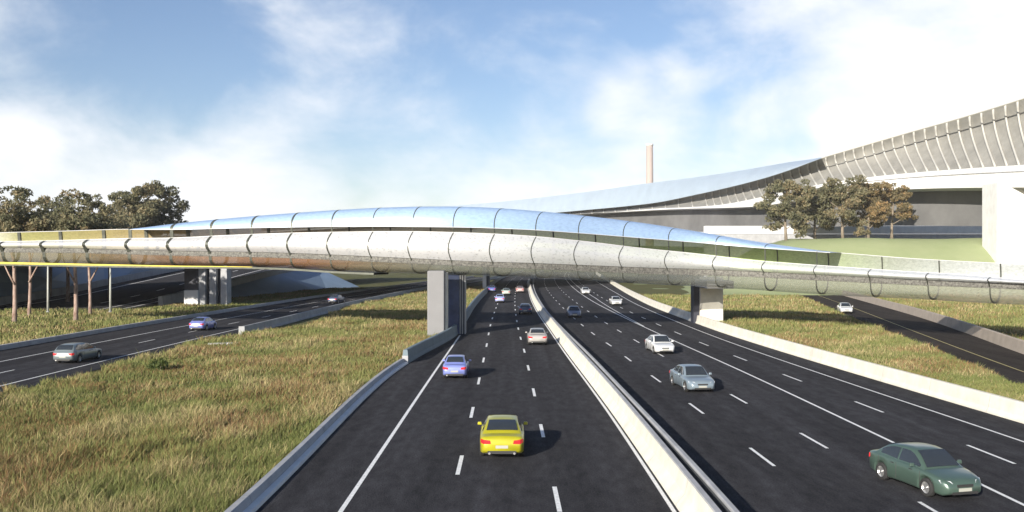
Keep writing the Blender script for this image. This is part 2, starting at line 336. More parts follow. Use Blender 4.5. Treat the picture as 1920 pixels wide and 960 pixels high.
# right slip road
sr_lo = curve([(40, 29), (64.1, 33.5), (74.6, 35.9), (111.5, 43.2), (140, 49.4), (179.4, 57.8), (192, 60.5)])
sr_up = curve([(40, 34.5), (76.6, 42.7), (95.3, 47.7), (117.5, 53.3), (158, 62.0), (192, 69.0)])
sr_mid = curve([(40, 31.5), (65.3, 36.3), (97.6, 43.3), (142.5, 53.4), (192, 64)])
YR = list(np.arange(42, 193, 5.0))
rr = empty('slip_road'); tag(rr, 'brownish asphalt slip road climbing away through the grass on the right', 'slip road', kind='structure')
v, f = strip(sr_lo, sr_up, YR, .0); mesh('carriageway', v, f, M['asphalt_warm'], rr); line('centre_line', sr_mid, .13, YR, rr, M['paint_yellow'])
k3 = empty('concrete_barrier'); tag(k3, 'sand coloured concrete barrier along the far side of the right slip road', 'barrier', 'concrete road barriers')
M['concrete_sand'] = mat('sand_concrete', (.38, .325, .27), .8, var=.12, scale=.9, bump=.2, bscale=8)
v, f = sweep([(0, -.02), (.05, .3), (.16, 1.0), (.20, 1.04), (.45, 1.04), (.5, 1.0), (.5, -.02)], path(sr_up, YR)); fix(mesh('wall', v, f, M['concrete_sand'], k3))

# far left ramp with its barriers, noise wall and abutment
rampz = curve([(95, 0), (140, .05), (165, .9), (190, 2.4), (230, 4.7), (270, 6.3), (300, 6.8), (330, 7.0)])
YRP = list(np.arange(110, 331, 6.0))
rp_l = lambda y: -82.5 + max(0, y - 240) * .25
rp_r = curve([(100, -58.5), (188, -58.0), (226, -56.0), (250, -53.5), (330, -36)])
rmp = empty('ramp'); tag(rmp, 'asphalt ramp rising away behind the striped piers on the left', 'ramp', kind='structure')
def ramp_strip(name, fa, fb, dz, m, ys=YRP):
    v = []
    for y in ys: v += [(fa(y), y, rampz(y) + dz), (fb(y), y, rampz(y) + dz)]
    return mesh(name, v, [(2*i, 2*i+1, 2*i+3, 2*i+2) for i in range(len(ys) - 1)], m, rmp)
ramp_strip('carriageway', rp_l, rp_r, .02, M['asphalt'])
for off in (3.5, 19.5): ramp_strip('edge_line', lambda y: rp_l(y) + off, lambda y: rp_l(y) + off + .3, .03, M['paint'])
ramp_strip('edge_line', lambda y: rp_r(y) - 1.4, lambda y: rp_r(y) - 1.1, .03, M['paint'])
for y in np.arange(140, 300, 12.):
    ramp_strip('lane_dash', lambda q: rp_l(q) + 14.2, lambda q: rp_l(q) + 14.5, .03, M['paint'], [y, y + 4])
k4 = empty('concrete_barrier'); tag(k4, 'pale barrier along the far left ramp in front of the blue noise wall', 'barrier', 'concrete road barriers')
v, f = sweep([(-.5, -.6), (-.45, 1.3), (-.1, 1.3), (0, .3), (0, -.6)], [(rp_l(y), y, rampz(y)) for y in YRP]); fix(mesh('wall', v, f, M['concrete_grey'], k4))
k5 = empty('concrete_barrier'); tag(k5, 'grey parapet barrier on the inner edge of the rising ramp above the blue abutment', 'barrier', 'concrete road barriers')
v, f = sweep([(0, -.6), (0, 1.1), (.4, 1.15), (.7, 1.1), (.8, -.6)], [(rp_r(y), y, rampz(y)) for y in YRP if y > 150]); fix(mesh('wall', v, f, M['concrete_grey'], k5))
# faceted abutment under the inner parapet
ab = MB(); tops, bots = [], []
for i, y in enumerate((172, 188, 204, 220, 234, 248)):
    tops.append((rp_r(y) + .8, y, rampz(y) - .3)); bots.append((rp_r(y) + 1.0 + max(0, rampz(y)) * 2.2 * (1 if i % 2 else .72), y - 4, -.03))
vs = tops + bots; n = len(tops); fs = []
for i in range(n - 1): fs += [(i, n+i, n+i+1), (i, n+i+1, i+1)] if i % 2 else [(i, n+i, i+1), (i+1, n+i, n+i+1)]
fs.append((n-1, 2*n-1, 2*n-1)) if False else None
o = ab.add(vs, fs).build('abutment', M['concrete_blue']); tag(o, 'blue grey faceted concrete abutment slope below the rising ramp', 'abutment')
# faceted noise wall
nw = MB(); yy = [96, 116, 134, 150, 172, 190, 214, 236, 262, 300, 340]
lo, mi, hi = [], [], []
for i, y in enumerate(yy):
    zz = rampz(y); lo.append((-84.2, y, zz - .8)); mi.append((-84.2 - (2.2 if i % 2 else .2), y + (4 if i % 2 else -4), zz + 2.6 + (.8 if i % 2 else 0)))
    hi.append((-87.0 - (.2 if i % 2 else 1.6), y, zz * .6 + 7.2))
n = len(yy); vs = lo + mi + hi; fs = []
for r in (0, 1):
    for i in range(n - 1):
        a, b_, c, d = r*n+i, r*n+i+1, (r+1)*n+i+1, (r+1)*n+i
        fs += [(a, b_, c), (a, c, d)] if (i + r) % 2 else [(a, b_, d), (b_, c, d)]
o = nw.add(vs, fs).build('noise_wall', M['concrete_blue']); tag(o, 'tall blue faceted noise wall behind the tree trunks on the far left', 'noise wall')

# hidden overpass on the striped and white piers, widened and walled to shade the road
ovp = [(-140, 104, 0), (-95, 124, 0), (-70, 139, 0), (-51, 157, 0), (-30, 190, 0), (-6.8, 226, 0), (14, 262, 0), (40, 300, 0), (70, 335, 0), (110, 370, 0)]
ov = empty('overpass'); tag(ov, 'concrete road overpass on piers, hidden behind the tube bridge, widened and walled to shade the road', 'overpass')
v, f = sweep([(-34, 7.0), (-34, 11.4), (-33.6, 11.4), (-33.6, 7.75), (6.2, 7.75), (6.2, 11.4), (6.6, 11.4), (6.6, 7.0), (3, 6.5), (-20, 6.5)], ovp); fix(mesh('deck', v, f, M['concrete_grey'], ov))
def pier_box(mb, px0, px1, Y, depth, z1, z0=-.1):
    x0, x1 = xat(px0, Y), xat(px1, Y); mb.box(((x0+x1)/2, Y + depth/2, (z0+z1)/2), (x1-x0, depth, z1-z0)); return mb
M['pier_dark'] = mat('dark_pier_shade', (.02, .022, .035), .6, var=.3, scale=1)  # near-black tone painted for shadow and dark gaps on the piers
pl = empty('overpass_pier', (0, 0, 0)); tag(pl, 'wide striped pier of grey blades with shade painted black standing in the grass left of the road', 'pier')
o = pier_box(MB(), 345, 371, 150, 2.6, 2.6).build('lit_base', M['concrete_pale'], pl); bevel(o, .04)  # sunlit lower part of the column, in the paler concrete
o = pier_box(MB(), 345.4, 370.8, 150.2, 2.3, 6.6, 2.6).build('shaded_column', M['pier_dark'], pl); bevel(o, .04)  # cast shadow on the upper column, painted dark
for a, c in ((372, 385), (392.5, 405), (413.5, 425.5)): bevel(pier_box(MB(), a, c, 150.4, 2.4, 6.6).build('blade', M['concrete_grey'], pl), .04)
for a, c in ((385.2, 392.3), (405.2, 413.3)): pier_box(MB(), a, c, 151.4, 1.2, 6.6).build('shade_strip', M['pier_dark'], pl)  # shaded gaps between blades filled with near-black strips
pt = empty('overpass_pier'); tag(pt, 'slim white pier far off behind the left barrier, under the tube bridge', 'pier')
pier_box(MB(), 905, 911.5, 221, 2.2, 6.6).build('column', M['concrete_pale'], pt); pier_box(MB(), 912, 918, 222, 1.6, 6.6).build('shade_strip', M['pier_dark'], pt)

# ------------------------------------------------------------------ tube footbridge
Yc = curve([(-120, 107), (0, 105), (380, 101), (600, 97.5), (820, 95.2), (1000, 96.5), (1200, 101.5), (1328, 104), (1450, 101), (1600, 94), (1750, 87.5), (1920, 81), (2060, 76)])
y_top = curve([(-120, 441), (0, 437), (120, 434), (240, 430), (330, 419), (430, 409), (540, 400), (640, 393), (720, 389), (830, 387), (930, 390), (1020, 397), (1100, 405), (1200, 417.5), (1300, 433), (1400, 450), (1500, 465), (1580, 475), (1700, 485), (1840, 493), (1920, 497), (2060, 504)])
y_cl = curve([(-120, 441), (0, 437), (120, 434), (240, 430.5), (320, 430.5), (430, 428), (540, 426), (640, 424.5), (770, 425), (900, 427), (1000, 431), (1100, 438), (1200, 446), (1300, 454), (1400, 463), (1500, 470), (1580, 475.5), (1700, 485), (1840, 493), (1920, 497), (2060, 504)])
y_wt = curve([(-120, 455), (0, 453), (100, 451), (240, 447), (320, 446), (430, 441), (540, 437), (640, 435), (770, 434), (860, 436), (1000, 443), (1100, 453), (1200, 465), (1300, 475), (1400, 487), (1500, 495), (1600, 502), (1700, 509), (1800, 514.5), (1920, 525), (2060, 534)])
y_st = curve([(-120, 463), (0, 464), (120, 465), (320, 470), (540, 474), (640, 478), (770, 484), (900, 490), (1000, 493), (1100, 497), (1200, 501), (1300, 504), (1400, 508), (1500, 513), (1600, 518), (1700, 523), (1800, 527), (1920, 531.5), (2060, 537)])
y_sb = curve([(-120, 472), (0, 473), (120, 474), (320, 479), (540, 484), (640, 488), (770, 494), (900, 500), (1000, 504), (1200, 513), (1400, 519), (1500, 524), (1700, 534), (1850, 540), (1920, 543), (2060, 548)])
y_b = curve([(-120, 492), (0, 494), (120, 496), (320, 499), (540, 502), (640, 508), (770, 513), (900, 517), (1000, 521), (1100, 526), (1200, 532), (1300, 537), (1400, 543), (1500, 550), (1600, 556), (1700, 560), (1850, 569), (1920, 572), (2060, 578)])
shift = curve([(-120, 30), (300, 32), (700, 35), (1100, 33), (1341, 26), (1600, 22), (2060, 19)])
HW = 1.75
class Sec:
    def __init__(s, pf):
        s.pf = pf; s.pr = pf + shift(pf); yc = Yc(pf + shift(pf)/2)
        s.f = Vector((xat(pf, yc - HW), yc - HW, 0)); s.r = Vector((xat(s.pr, yc + HW), yc + HW, 0))
    def p(s, v, z): q = s.f.lerp(s.r, v); return Vector((q.x, q.y, z))
    def z(s, cv, v): 
        q = s.f.lerp(s.r, v); return zat(cv(960 + F * q.x / q.y), q.y)
    def front(s):
        a, b_ = s.z(y_st, 0), s.z(y_wt, .06)
        return [s.p(-.0 - .22 * math.sin(math.pi * min(1, t * .92 + .08)) + .07 * t * t, a + (b_ - a) * t) for t in np.linspace(0, 1, 8)]
    def belly(s):
        a, zb = s.z(y_sb, 0), s.z(y_b, .4)
        pts = []
        for k in range(13):
            th = math.pi * k / 12; v_ = .5 - .5 * math.cos(th); pts.append(s.p(v_, a + (zb - a) * math.sin(th) ** .75))
        return pts
    def strip_(s):
        a, b_ = s.z(y_sb, -.01), s.z(y_st, -.01); return [s.p(-.012, a), s.p(-.03, a*.5 + b_*.5), s.p(-.012, b_)]
    def rear(s):
        a, b_ = s.z(y_sb, 0) , s.z(y_cl, .97); return [s.p(1.0 + .05 * math.sin(math.pi * t), a + (b_ + .05 - a) * t) for t in np.linspace(0, 1, 7)]
    def canopy(s):
        a, t, b_ = s.z(y_cl, .04), s.z(y_top, .45), s.z(y_cl, .97) + .05
        h = max(t - a, .02); pts = []
        for k in range(17):
            th = math.pi * k / 16; base = a + (b_ - a) * (k / 16); pts.append(s.p(.52 - .48 * math.cos(th), base + (t - (a*.55 + b_*.45)) * math.sin(th) ** .85))
        return pts
    def hoop(s):
        top = s.canopy()[::-1] if 232 < s.pf < 1560 else [s.rear()[-1]]
        return s.belly(), s.rear(), s.canopy(), s.front()
tb = empty('tube_footbridge', (0, 96, 0)); tag(tb, 'silver tube footbridge with dark hoops and blue canopy spanning the motorway', 'footbridge')
def tbmesh(name, v, f, m, smooth=True):
    o = mesh(name, [(a[0], a[1] - 96, a[2]) for a in v], f, m, tb, smooth); return o
hoop_px = [-72, 5, 82, 163, 242, 320, 394, 470, 545, 620, 697, 772, 848, 925, 1003, 1083, 1167, 1252, 1341, 1433, 1530, 1632, 1740, 1856, 1975, 2060]
fine = []
for a, c in zip(hoop_px[:-1], hoop_px[1:]): fine += [a + (c - a) * t for t in (0, .25, .5, .75)]
fine.append(hoop_px[-1]); SEC = [Sec(p) for p in fine]
# perforated aluminium front panel: white, lightly speckled, a little see-through
def perforated(name, col, rough, metal, trans, speck, scale, stretch=(1, 1, 1.6), lo=.30, hi=.46):
    m = mat(name, col, rough, metal, col2=tuple(c * speck for c in col), scale=scale, stretch=stretch, trans=trans, detail=9)
    r = [n for n in m.node_tree.nodes if n.type == 'VALTORGB'][0]; r.color_ramp.elements[0].position = lo; r.color_ramp.elements[1].position = hi
    return m
M['panel'] = perforated('perforated_aluminium', (.62, .63, .65), .42, .15, .24, .50, 3.4)
M['canopy'] = perforated('sky_blue_aluminium', (.44, .61, .86), .30, .35, .06, .80, 2.2, (1, 1, 3), .30, .62)  # sky reflection put into the blue base colour
M['mesh_strip'] = perforated('grey_gravel_mesh', (.20, .195, .175), .8, .1, 0, .30, 5.5, (1, 1, 1), .38, .62)
M['rear'] = ramp_mat('rear_screen_reflections', [(0, (.55, .55, .48)), (.05, (.27, .265, .10)), (.20, (.25, .19, .085)), (.32, (.22, .14, .085)), (.42, (.20, .18, .14)), (.52, (.32, .29, .22)), (.60, (.27, .31, .10)), (.86, (.26, .35, .11)), (.95, (.30, .32, .28)), (1, (.42, .44, .45))], -62, 44, .4, .12, .1)
M['belly'] = ramp_mat('belly_shell_reflections', [(0, (.27, .26, .17)), (.12, (.30, .26, .15)), (.25, (.38, .22, .12)), (.38, (.40, .22, .12)), (.45, (.30, .25, .17)), (.52, (.26, .27, .23)), (.75, (.27, .29, .27)), (.9, (.38, .38, .34)), (1, (.50, .50, .44))], -62, 44, .3, .56, .2, .25)  # ground reflections painted as colour stops
v, f = loft([s.front() for s in SEC]); tbmesh('front_panel', v, f, M['panel'])
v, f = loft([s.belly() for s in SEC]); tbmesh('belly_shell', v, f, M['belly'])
v, f = loft([s.strip_() for s in SEC]); tbmesh('edge_strip', v, f, M['mesh_strip'])
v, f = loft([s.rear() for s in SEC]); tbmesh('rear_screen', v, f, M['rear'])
CS = [s for s in SEC if 236 <= s.pf <= 1560]
v, f = loft([s.canopy() for s in CS]); tbmesh('canopy', v, f, M['canopy'])
v, f = loft([[s.p(.0, s.z(y_sb, 0) + .05), s.p(1., s.z(y_sb, 0) + .05), s.p(1., s.z(y_sb, 0) + .30), s.p(.0, s.z(y_sb, 0) + .30)] for s in SEC], True); tbmesh('deck', v, f, M['concrete_grey'], False)
# top rails
for fn, nm in ((lambda s: s.front()[-1], 'handrail'), (lambda s: s.rear()[-1], 'handrail')):
    b = MB(); b.tube([fn(s) for s in SEC], .035, 6); tbmesh(nm, b.v, b.f, M['concrete_pale'])
b = MB(); b.tube([s.canopy()[0] for s in CS], .03, 6); tbmesh('canopy_lip', b.v, b.f, M['concrete_pale'])
# hoops: flat dark steel bands following the whole section
def band(pts, width, depth, closed):
    rows = []
    P = [Vector(p) for p in pts]; cx = sum(P, Vector()) / len(P)
    for i, p in enumerate(P):
        o_ = (p - cx); o_.normalize(); rows.append((p, o_))
    return rows
for s, pf in [(Sec(p), p) for p in hoop_px]:
    ax = (Sec(pf + 2).f - Sec(pf - 2).f).normalized()
    pts = s.belly() + s.rear()[1:]
    if 240 < pf < 1565: pts += s.canopy()[::-1][1:] + s.front()[::-1]; closed = True
    else: closed = False; pts = s.rear()[::-1] + s.belly()[::-1][1:] + s.front()[1:]
    P = [Vector(p) for p in pts]; c = s.p(.5, (s.z(y_sb, 0) + s.z(y_st, 0)) / 2)
    hw = .055 if pf > 700 else .055 + .135 * min(1, (700 - pf) / 350)
    vv = []
    for p in P:
        o_ = (p - c); o_.normalize()
        for dx, dr in ((-hw, .012), (hw, .012), (hw, -.16), (-hw, -.16)): vv.append(p + ax * dx + o_ * dr)
    b = MB(); n = len(P); ff = []
    for i in range(n if closed else n - 1):
        j = (i + 1) % n
        for k in range(4): ff.append((i*4+k, i*4+(k+1) % 4, j*4+(k+1) % 4, j*4+k))
    if not closed: ff += [(0, 1, 2, 3), tuple((n-1)*4 + k for k in (3, 2, 1, 0))]
    o = tbmesh('hoop', vv, ff, M['steel_dark'], False); fix(o)
# lower girder and yellow stripe on the left
GS = [s for s in SEC if s.pf < 700]
v, f = loft([[s.p(.10, s.z(y_b, .4) - .22), s.p(.10, s.z(y_b, .4) - .02), s.p(.9, s.z(y_b, .4) - .02), s.p(.9, s.z(y_b, .4) - .22)] for s in GS], True); tbmesh('girder', v, f, M['steel_dark'], False)
YS_ = [s for s in SEC if s.pf < 480]
v, f = loft([[s.p(.085, s.z(y_b, .4) - .04), s.p(.085, s.z(y_b, .4) + .02 + .17 * max(0, min(1, (480 - s.pf) / 450)))] for s in YS_]); tbmesh('yellow_stripe', v, f, mat('yellow_coating', (.55, .46, .05), .5, var=.1, scale=2), False)
# piers of the footbridge
def ztube(px, v=.5): s = Sec(px); return s.z(y_b, .4)
pm = empty('footbridge_pier'); tag(pm, 'tall smooth grey pier carrying the tube bridge beside the left barrier', 'pier')
zt = ztube(815) + .25
M['pier_grey'] = mat('smooth_grey_pier', (.19, .19, .195), .7, var=.05, scale=.5)
bevel(pier_box(MB(), 801, 833, 91.6, 2.3, zt + .2).build('column', M['pier_grey'], pm), .12, 3)
pier_box(MB(), 834.5, 838.5, 92.2, 1.5, zt).build('trim', M['concrete'], pm)
pd = empty('footbridge_pier'); tag(pd, 'pier with its shaded face painted dark navy and pale edge trims just behind the grey one', 'pier')
bevel(pier_box(MB(), 837, 861.5, 96.5, 1.8, ztube(850) + .3).build('shaded_column', M['pier_blue'], pd), .04)
for a, c, m_ in ((861.8, 864, 'concrete_grey'), (864, 866, 'pier_dark'), (866.2, 868.2, 'concrete_grey'), (868.2, 871, 'pier_dark'), (871, 872.6, 'concrete_grey')): pier_box(MB(), a, c, 96.4, 1.9, ztube(850) + .3).build('trim', M[m_], pd)
pr = empty('footbridge_pier'); tag(pr, 'broad cream pier behind the right barrier, its shaded edge painted dark', 'pier')
bevel(pier_box(MB(), 1313, 1356, 111.5, 2.2, 5.6).build('column', M['concrete'], pr), .04)
pier_box(MB(), 1300.5, 1312, 112, 1.8, 5.6).build('shade_strip', M['pier_dark'], pr)  # shaded part of the pier, painted as a dark strip
b = MB(); x0, x1 = xat(1305, 111.5), xat(1352, 111.5); b.box(((x0+x1)/2, 108.8, 4.9), (x1-x0, 7.5, .9)); bevel(b.build('crosshead', M['concrete_grey'], pr), .05)

# ------------------------------------------------------------------ big flyover with ribbed noise shell (background right)
FY = curve([(470, 900), (780, 640), (900, 560), (1060, 460), (1220, 380), (1400, 300), (1530, 262), (1700, 235), (1920, 200), (2060, 182), (2200, 168)])
f_top = curve([(780, 391), (830, 387), (900, 382), (1000, 372), (1100, 360), (1220, 343), (1300, 333), (1400, 318), (1480, 304), (1540, 295), (1600, 278), (1700, 250), (1800, 222), (1920, 185), (2060, 136), (2200, 85)])
f_mid = curve([(780, 408), (1040, 399), (1100, 393.5), (1180, 386), (1230, 380), (1300, 366), (1400, 343), (1440, 332), (1480, 319), (1540, 297), (1600, 279), (1700, 250), (1800, 222), (1920, 185), (2060, 136), (2200, 85)])
f_bot = curve([(780, 418), (1040, 404), (1100, 401), (1180, 395), (1230, 391), (1300, 388), (1350, 384), (1430, 369), (1500, 353), (1560, 342), (1600, 336), (1700, 325), (1800, 317), (1920, 309), (2060, 300), (2200, 292)])
f_fas = curve([(780, 420), (1040, 405), (1180, 396.5), (1300, 391), (1350, 390), (1430, 386), (1530, 369), (1600, 361), (1700, 355), (1920, 351), (2060, 349), (2200, 348)])
f_und = curve([(780, 440), (1060, 421), (1200, 427), (1340, 435), (1430, 430), (1600, 424), (1840, 424), (1920, 424), (2200, 424)])
fl = empty('flyover', (60, 250, 0)); tag(fl, 'pale elevated flyover with ribbed curved noise shell sweeping up to the right edge', 'flyover')
def flm(name, v, f, m, smooth=True): return mesh(name, [(a[0] - 60, a[1] - 250, a[2]) for a in v], f, m, fl, smooth)
FP = [490 + i * 15 for i in range(114)]
def fpt(px, py, dy=0): Y = FY(px) + dy; return Vector((xat(px, FY(px)) * (Y / FY(px)), Y, zat(py, Y)))
M['shell'] = mat('ribbed_shell_grey', (.24, .235, .215), .7, .1, var=.18, scale=.25)
M['rib_pale'] = mat('pale_shell_rib', (.37, .365, .34), .6)
M['fly_canopy'] = mat('sky_tinted_canopy', (.45, .53, .60), .35, .3, var=.06, scale=.15)  # reflected sky put into the pale blue base colour
def shell_row(px):
    a, t = f_bot(px), f_mid(px); d = min(9, FY(px) * .03)
    return [fpt(px, a + (t - a) * k, 1.2 + d * math.sin(math.pi * (k * .72)) ) for k in np.linspace(0, 1, 9)]
v, f = loft([shell_row(p) for p in FP]); flm('shell', v, f, M['shell'])
v, f = loft([[fpt(p, f_mid(p) + (f_top(p) - f_mid(p)) * k, -.3 + 8 * k ** 2) for k in np.linspace(0, 1, 7)] for p in FP if p < 1545]); flm('canopy', v, f, M['fly_canopy'])
b = MB(); b.tube([fpt(p, f_mid(p), 1.2) for p in FP], .16, 6); flm('shell_rail', b.v, b.f, mat('warm_grey_rail', (.42, .41, .36), .6))
px = 500.0
while px < 2150:
    lean = 0 if px < 1250 else min(26, (px - 1250) * .06)
    pts = []
    for k in np.linspace(0, 1, 9):
        q = px - lean * math.sin(k * math.pi / 2) * 1.0
        a, t = f_bot(q), f_mid(q); d = min(9, FY(q) * .03); pts.append(fpt(q, a + (t - a) * k, .75 + d * math.sin(math.pi * (k * .72))))
    r_ = .26 if px < 1500 else .28
    b = MB(); b.tube(pts, r_, 6); flm('rib', b.v, b.f, M['rib_pale'])
    px += 5.4 * F / FY(px) * (1.0 if px < 1300 else .50)
# deck: white fascia, wide slab, girder wall set back below, shade put into its dark colour
def slab(p):
    a, c = fpt(p, f_bot(p) + .3), fpt(p, f_fas(p)); back = 26
    n = Vector((xat(p, FY(p)) / FY(p), 1, 0))
    return [c, a, a + n * back, c + n * back]
v, f = loft([slab(p) for p in FP], True); flm('deck', v, f, M['concrete_pale'], False)
b = MB(); b.tube([fpt(p, f_bot(p) + (f_fas(p) - f_bot(p)) * .28, -.08) for p in FP if p > 1440], .16, 6); flm('drip_rail', b.v, b.f, M['concrete_grey'])
v, f = loft([[fpt(p, f_fas(p) - 1, 10), fpt(p, f_und(p), 10), fpt(p, f_und(p), 20), fpt(p, f_fas(p) - 1, 20)] for p in FP], True); flm('girder', v, f, M['concrete_shade'], False)
pY = 203
for px0, px1 in ((1873, 1998),):
    x0, x1 = xat(px0, pY), xat(px1, pY); b = MB(); b.box(((x0+x1)/2, pY + 4, 12.2), (x1-x0, 7, 25.0)); bevel(flm('pier', b.v, b.f, M['concrete_pale'], False), .3)

# low wall behind the mound
wl_ = MB()
w0, w1 = (xat(1320, 285), 285), (xat(1990, 285), 285)
rw = empty('retaining_wall', (0, 285, 0)); tag(rw, 'pale retaining wall with white coping behind the trees, under the flyover', 'wall')
MB().box(((w0[0]+w1[0])/2, 0, 7.3), (w1[0]-w0[0], 1.2, 15.4)).build('wall', M['concrete_grey'], rw)
MB().box(((w0[0]+w1[0])/2, -.1, 16.3), (w1[0]-w0[0], 1.8, 2.4)).build('coping', M['concrete_pale'], rw)

# mound
def sm(a, b_, x): t = max(0, min(1, (x - a) / (b_ - a))); return t * t * (3 - 2 * t)
mv = []; xs = np.linspace(34, 150, 60); ysm = np.linspace(186, 275, 40)
def mound_z(x, y): return 12.6 * sm(190, 217, y) * sm(38, 68, x - (y - 215) * .2) * (1 - .25 * sm(118, 150, x)) + .25 * math.sin(x * .21) * math.sin(y * .17) * sm(190, 200, y) - .25
for y in ysm:
    for x in xs: mv.append((x, y, mound_z(x, y)))
o = mesh('mound', mv, grid_faces(len(ysm), len(xs)), M['mound'], None, True); tag(o, 'pale green grassy mound below the gum trees on the right', 'mound', kind='structure')

# far ridge and chimney
rv = []; xr = np.linspace(-2600, -1500, 40); 
for i, x in enumerate(xr):
    hgt = (150 * sm(-1540, -2100, x) if False else 0); t = (x + 2600) / 1100; hgt = 215 * (1 - sm(.25, 1, t)) + 8 * math.sin(i * .9)
    rv += [(x, 2650, -1), (x, 2800, max(0, hgt)), (x, 3300, -1)]
o = mesh('hills', rv, grid_faces(len(xr), 3), M['hill'], None, True); tag(o, 'distant blue grey ridge at the left edge behind the gum trees', 'hills', kind='structure')
ch = empty('chimney', (xat(1218, 900), 900, 0)); tag(ch, 'tall pale pink chimney stack far behind the flyover', 'chimney')
b = MB(); b.tube([(0, 0, -1), (0, 0, 60), (0, 0, 118)], [4.2, 3.7, 3.3], 24); b.build('shaft', M['chimney'], ch, True)
b = MB(); b.tube([(0, 0, 116.2), (0, 0, 118.3)], [3.55, 3.55], 24); b.build('rim', M['concrete_pale'], ch, True)

# ------------------------------------------------------------------ trees
M['bark'] = mat('gum_bark', (.42, .33, .28), .85, col2=(.15, .075, .05), scale=1.6, stretch=(2.5, 2.5, .8), bump=.5, bscale=10)
M['bark_dark'] = mat('grey_gum_bark', (.25, .21, .16), .85, col2=(.11, .085, .06), scale=1.1, stretch=(2.5, 2.5, .8), bump=.5, bscale=10)
def leaf_mat(name, c1, c2, c3):
    m = mat(name, c1, .6, spec=.25); nt = m.node_tree; b_ = nt.nodes['Principled BSDF']
    at = nt.nodes.new('ShaderNodeAttribute'); at.attribute_name = 'tone'
    r = nt.nodes.new('ShaderNodeValToRGB'); r.color_ramp.elements[0].color = (*c1, 1); r.color_ramp.elements[1].color = (*c3, 1); e = r.color_ramp.elements.new(.5); e.color = (*c2, 1)
    nt.links.new(at.outputs['Fac'], r.inputs['Fac']); nt.links.new(r.outputs[0], b_.inputs['Base Color'])
    tl = nt.nodes.new('ShaderNodeBsdfTranslucent'); mx = nt.nodes.new('ShaderNodeMixShader'); mx.inputs[0].default_value = .40; nt.links.new(r.outputs[0], tl.inputs['Color'])
    nt.links.new(b_.outputs[0], mx.inputs[1]); nt.links.new(tl.outputs[0], mx.inputs[2]); nt.links.new(mx.outputs[0], nt.nodes['Material Output'].inputs['Surface'])
    return m
M['leaf'] = leaf_mat('gum_leaves', (.125, .130, .075), (.22, .205, .12), (.34, .25, .14))
M['leaf_warm'] = leaf_mat('browning_gum_leaves', (.14, .125, .07), (.25, .20, .105), (.38, .24, .11))
M['leaf_green'] = leaf_mat('bush_leaves', (.055, .085, .022), (.085, .115, .03), (.14, .14, .045))
def leaves_mesh(name, centres, radii, n_per, size, m, parent):
    V, T = [], []
    for (c, r) in zip(centres, radii):
        n = int(n_per * r * r); tone0 = rng.uniform(0, .65)
        d = rng.normal(size=(n, 3)); d /= np.linalg.norm(d, axis=1)[:, None]; rad = r * rng.uniform(.25, 1.0, n) ** .55
        P = np.array(c) + d * rad[:, None] * np.array([1, 1, .68])
        a = rng.normal(size=(n, 3)); a[:, 2] -= .7; a /= np.linalg.norm(a, axis=1)[:, None]; b_ = np.cross(a, rng.normal(size=(n, 3))); b_ /= np.linalg.norm(b_, axis=1)[:, None]
        sz = size * rng.uniform(.6, 1.4, n)[:, None]
        Q = np.stack([P - a*sz, P + b_*sz*.42, P + a*sz, P - b_*sz*.42], 1); V.append(Q.reshape(-1, 3)); T.append(np.repeat(np.clip(tone0 + rng.uniform(-.2, .35, n), 0, 1), 4))
    V = np.concatenate(V); T = np.concatenate(T); nq = len(V) // 4
    me = bpy.data.meshes.new(name); me.vertices.add(len(V)); me.vertices.foreach_set('co', V.ravel().astype(np.float32))
    me.loops.add(nq * 4); me.loops.foreach_set('vertex_index', np.arange(nq * 4, dtype=np.int32)); me.polygons.add(nq)
    me.polygons.foreach_set('loop_start', np.arange(0, nq*4, 4, dtype=np.int32)); me.polygons.foreach_set('loop_total', np.full(nq, 4, np.int32)); me.update(calc_edges=True)
    at = me.attributes.new('tone', 'FLOAT', 'POINT'); at.data.foreach_set('value', T.astype(np.float32)); me.materials.append(m)
    o = bpy.data.objects.new(name, me); COL.objects.link(o); o.parent = parent; return o
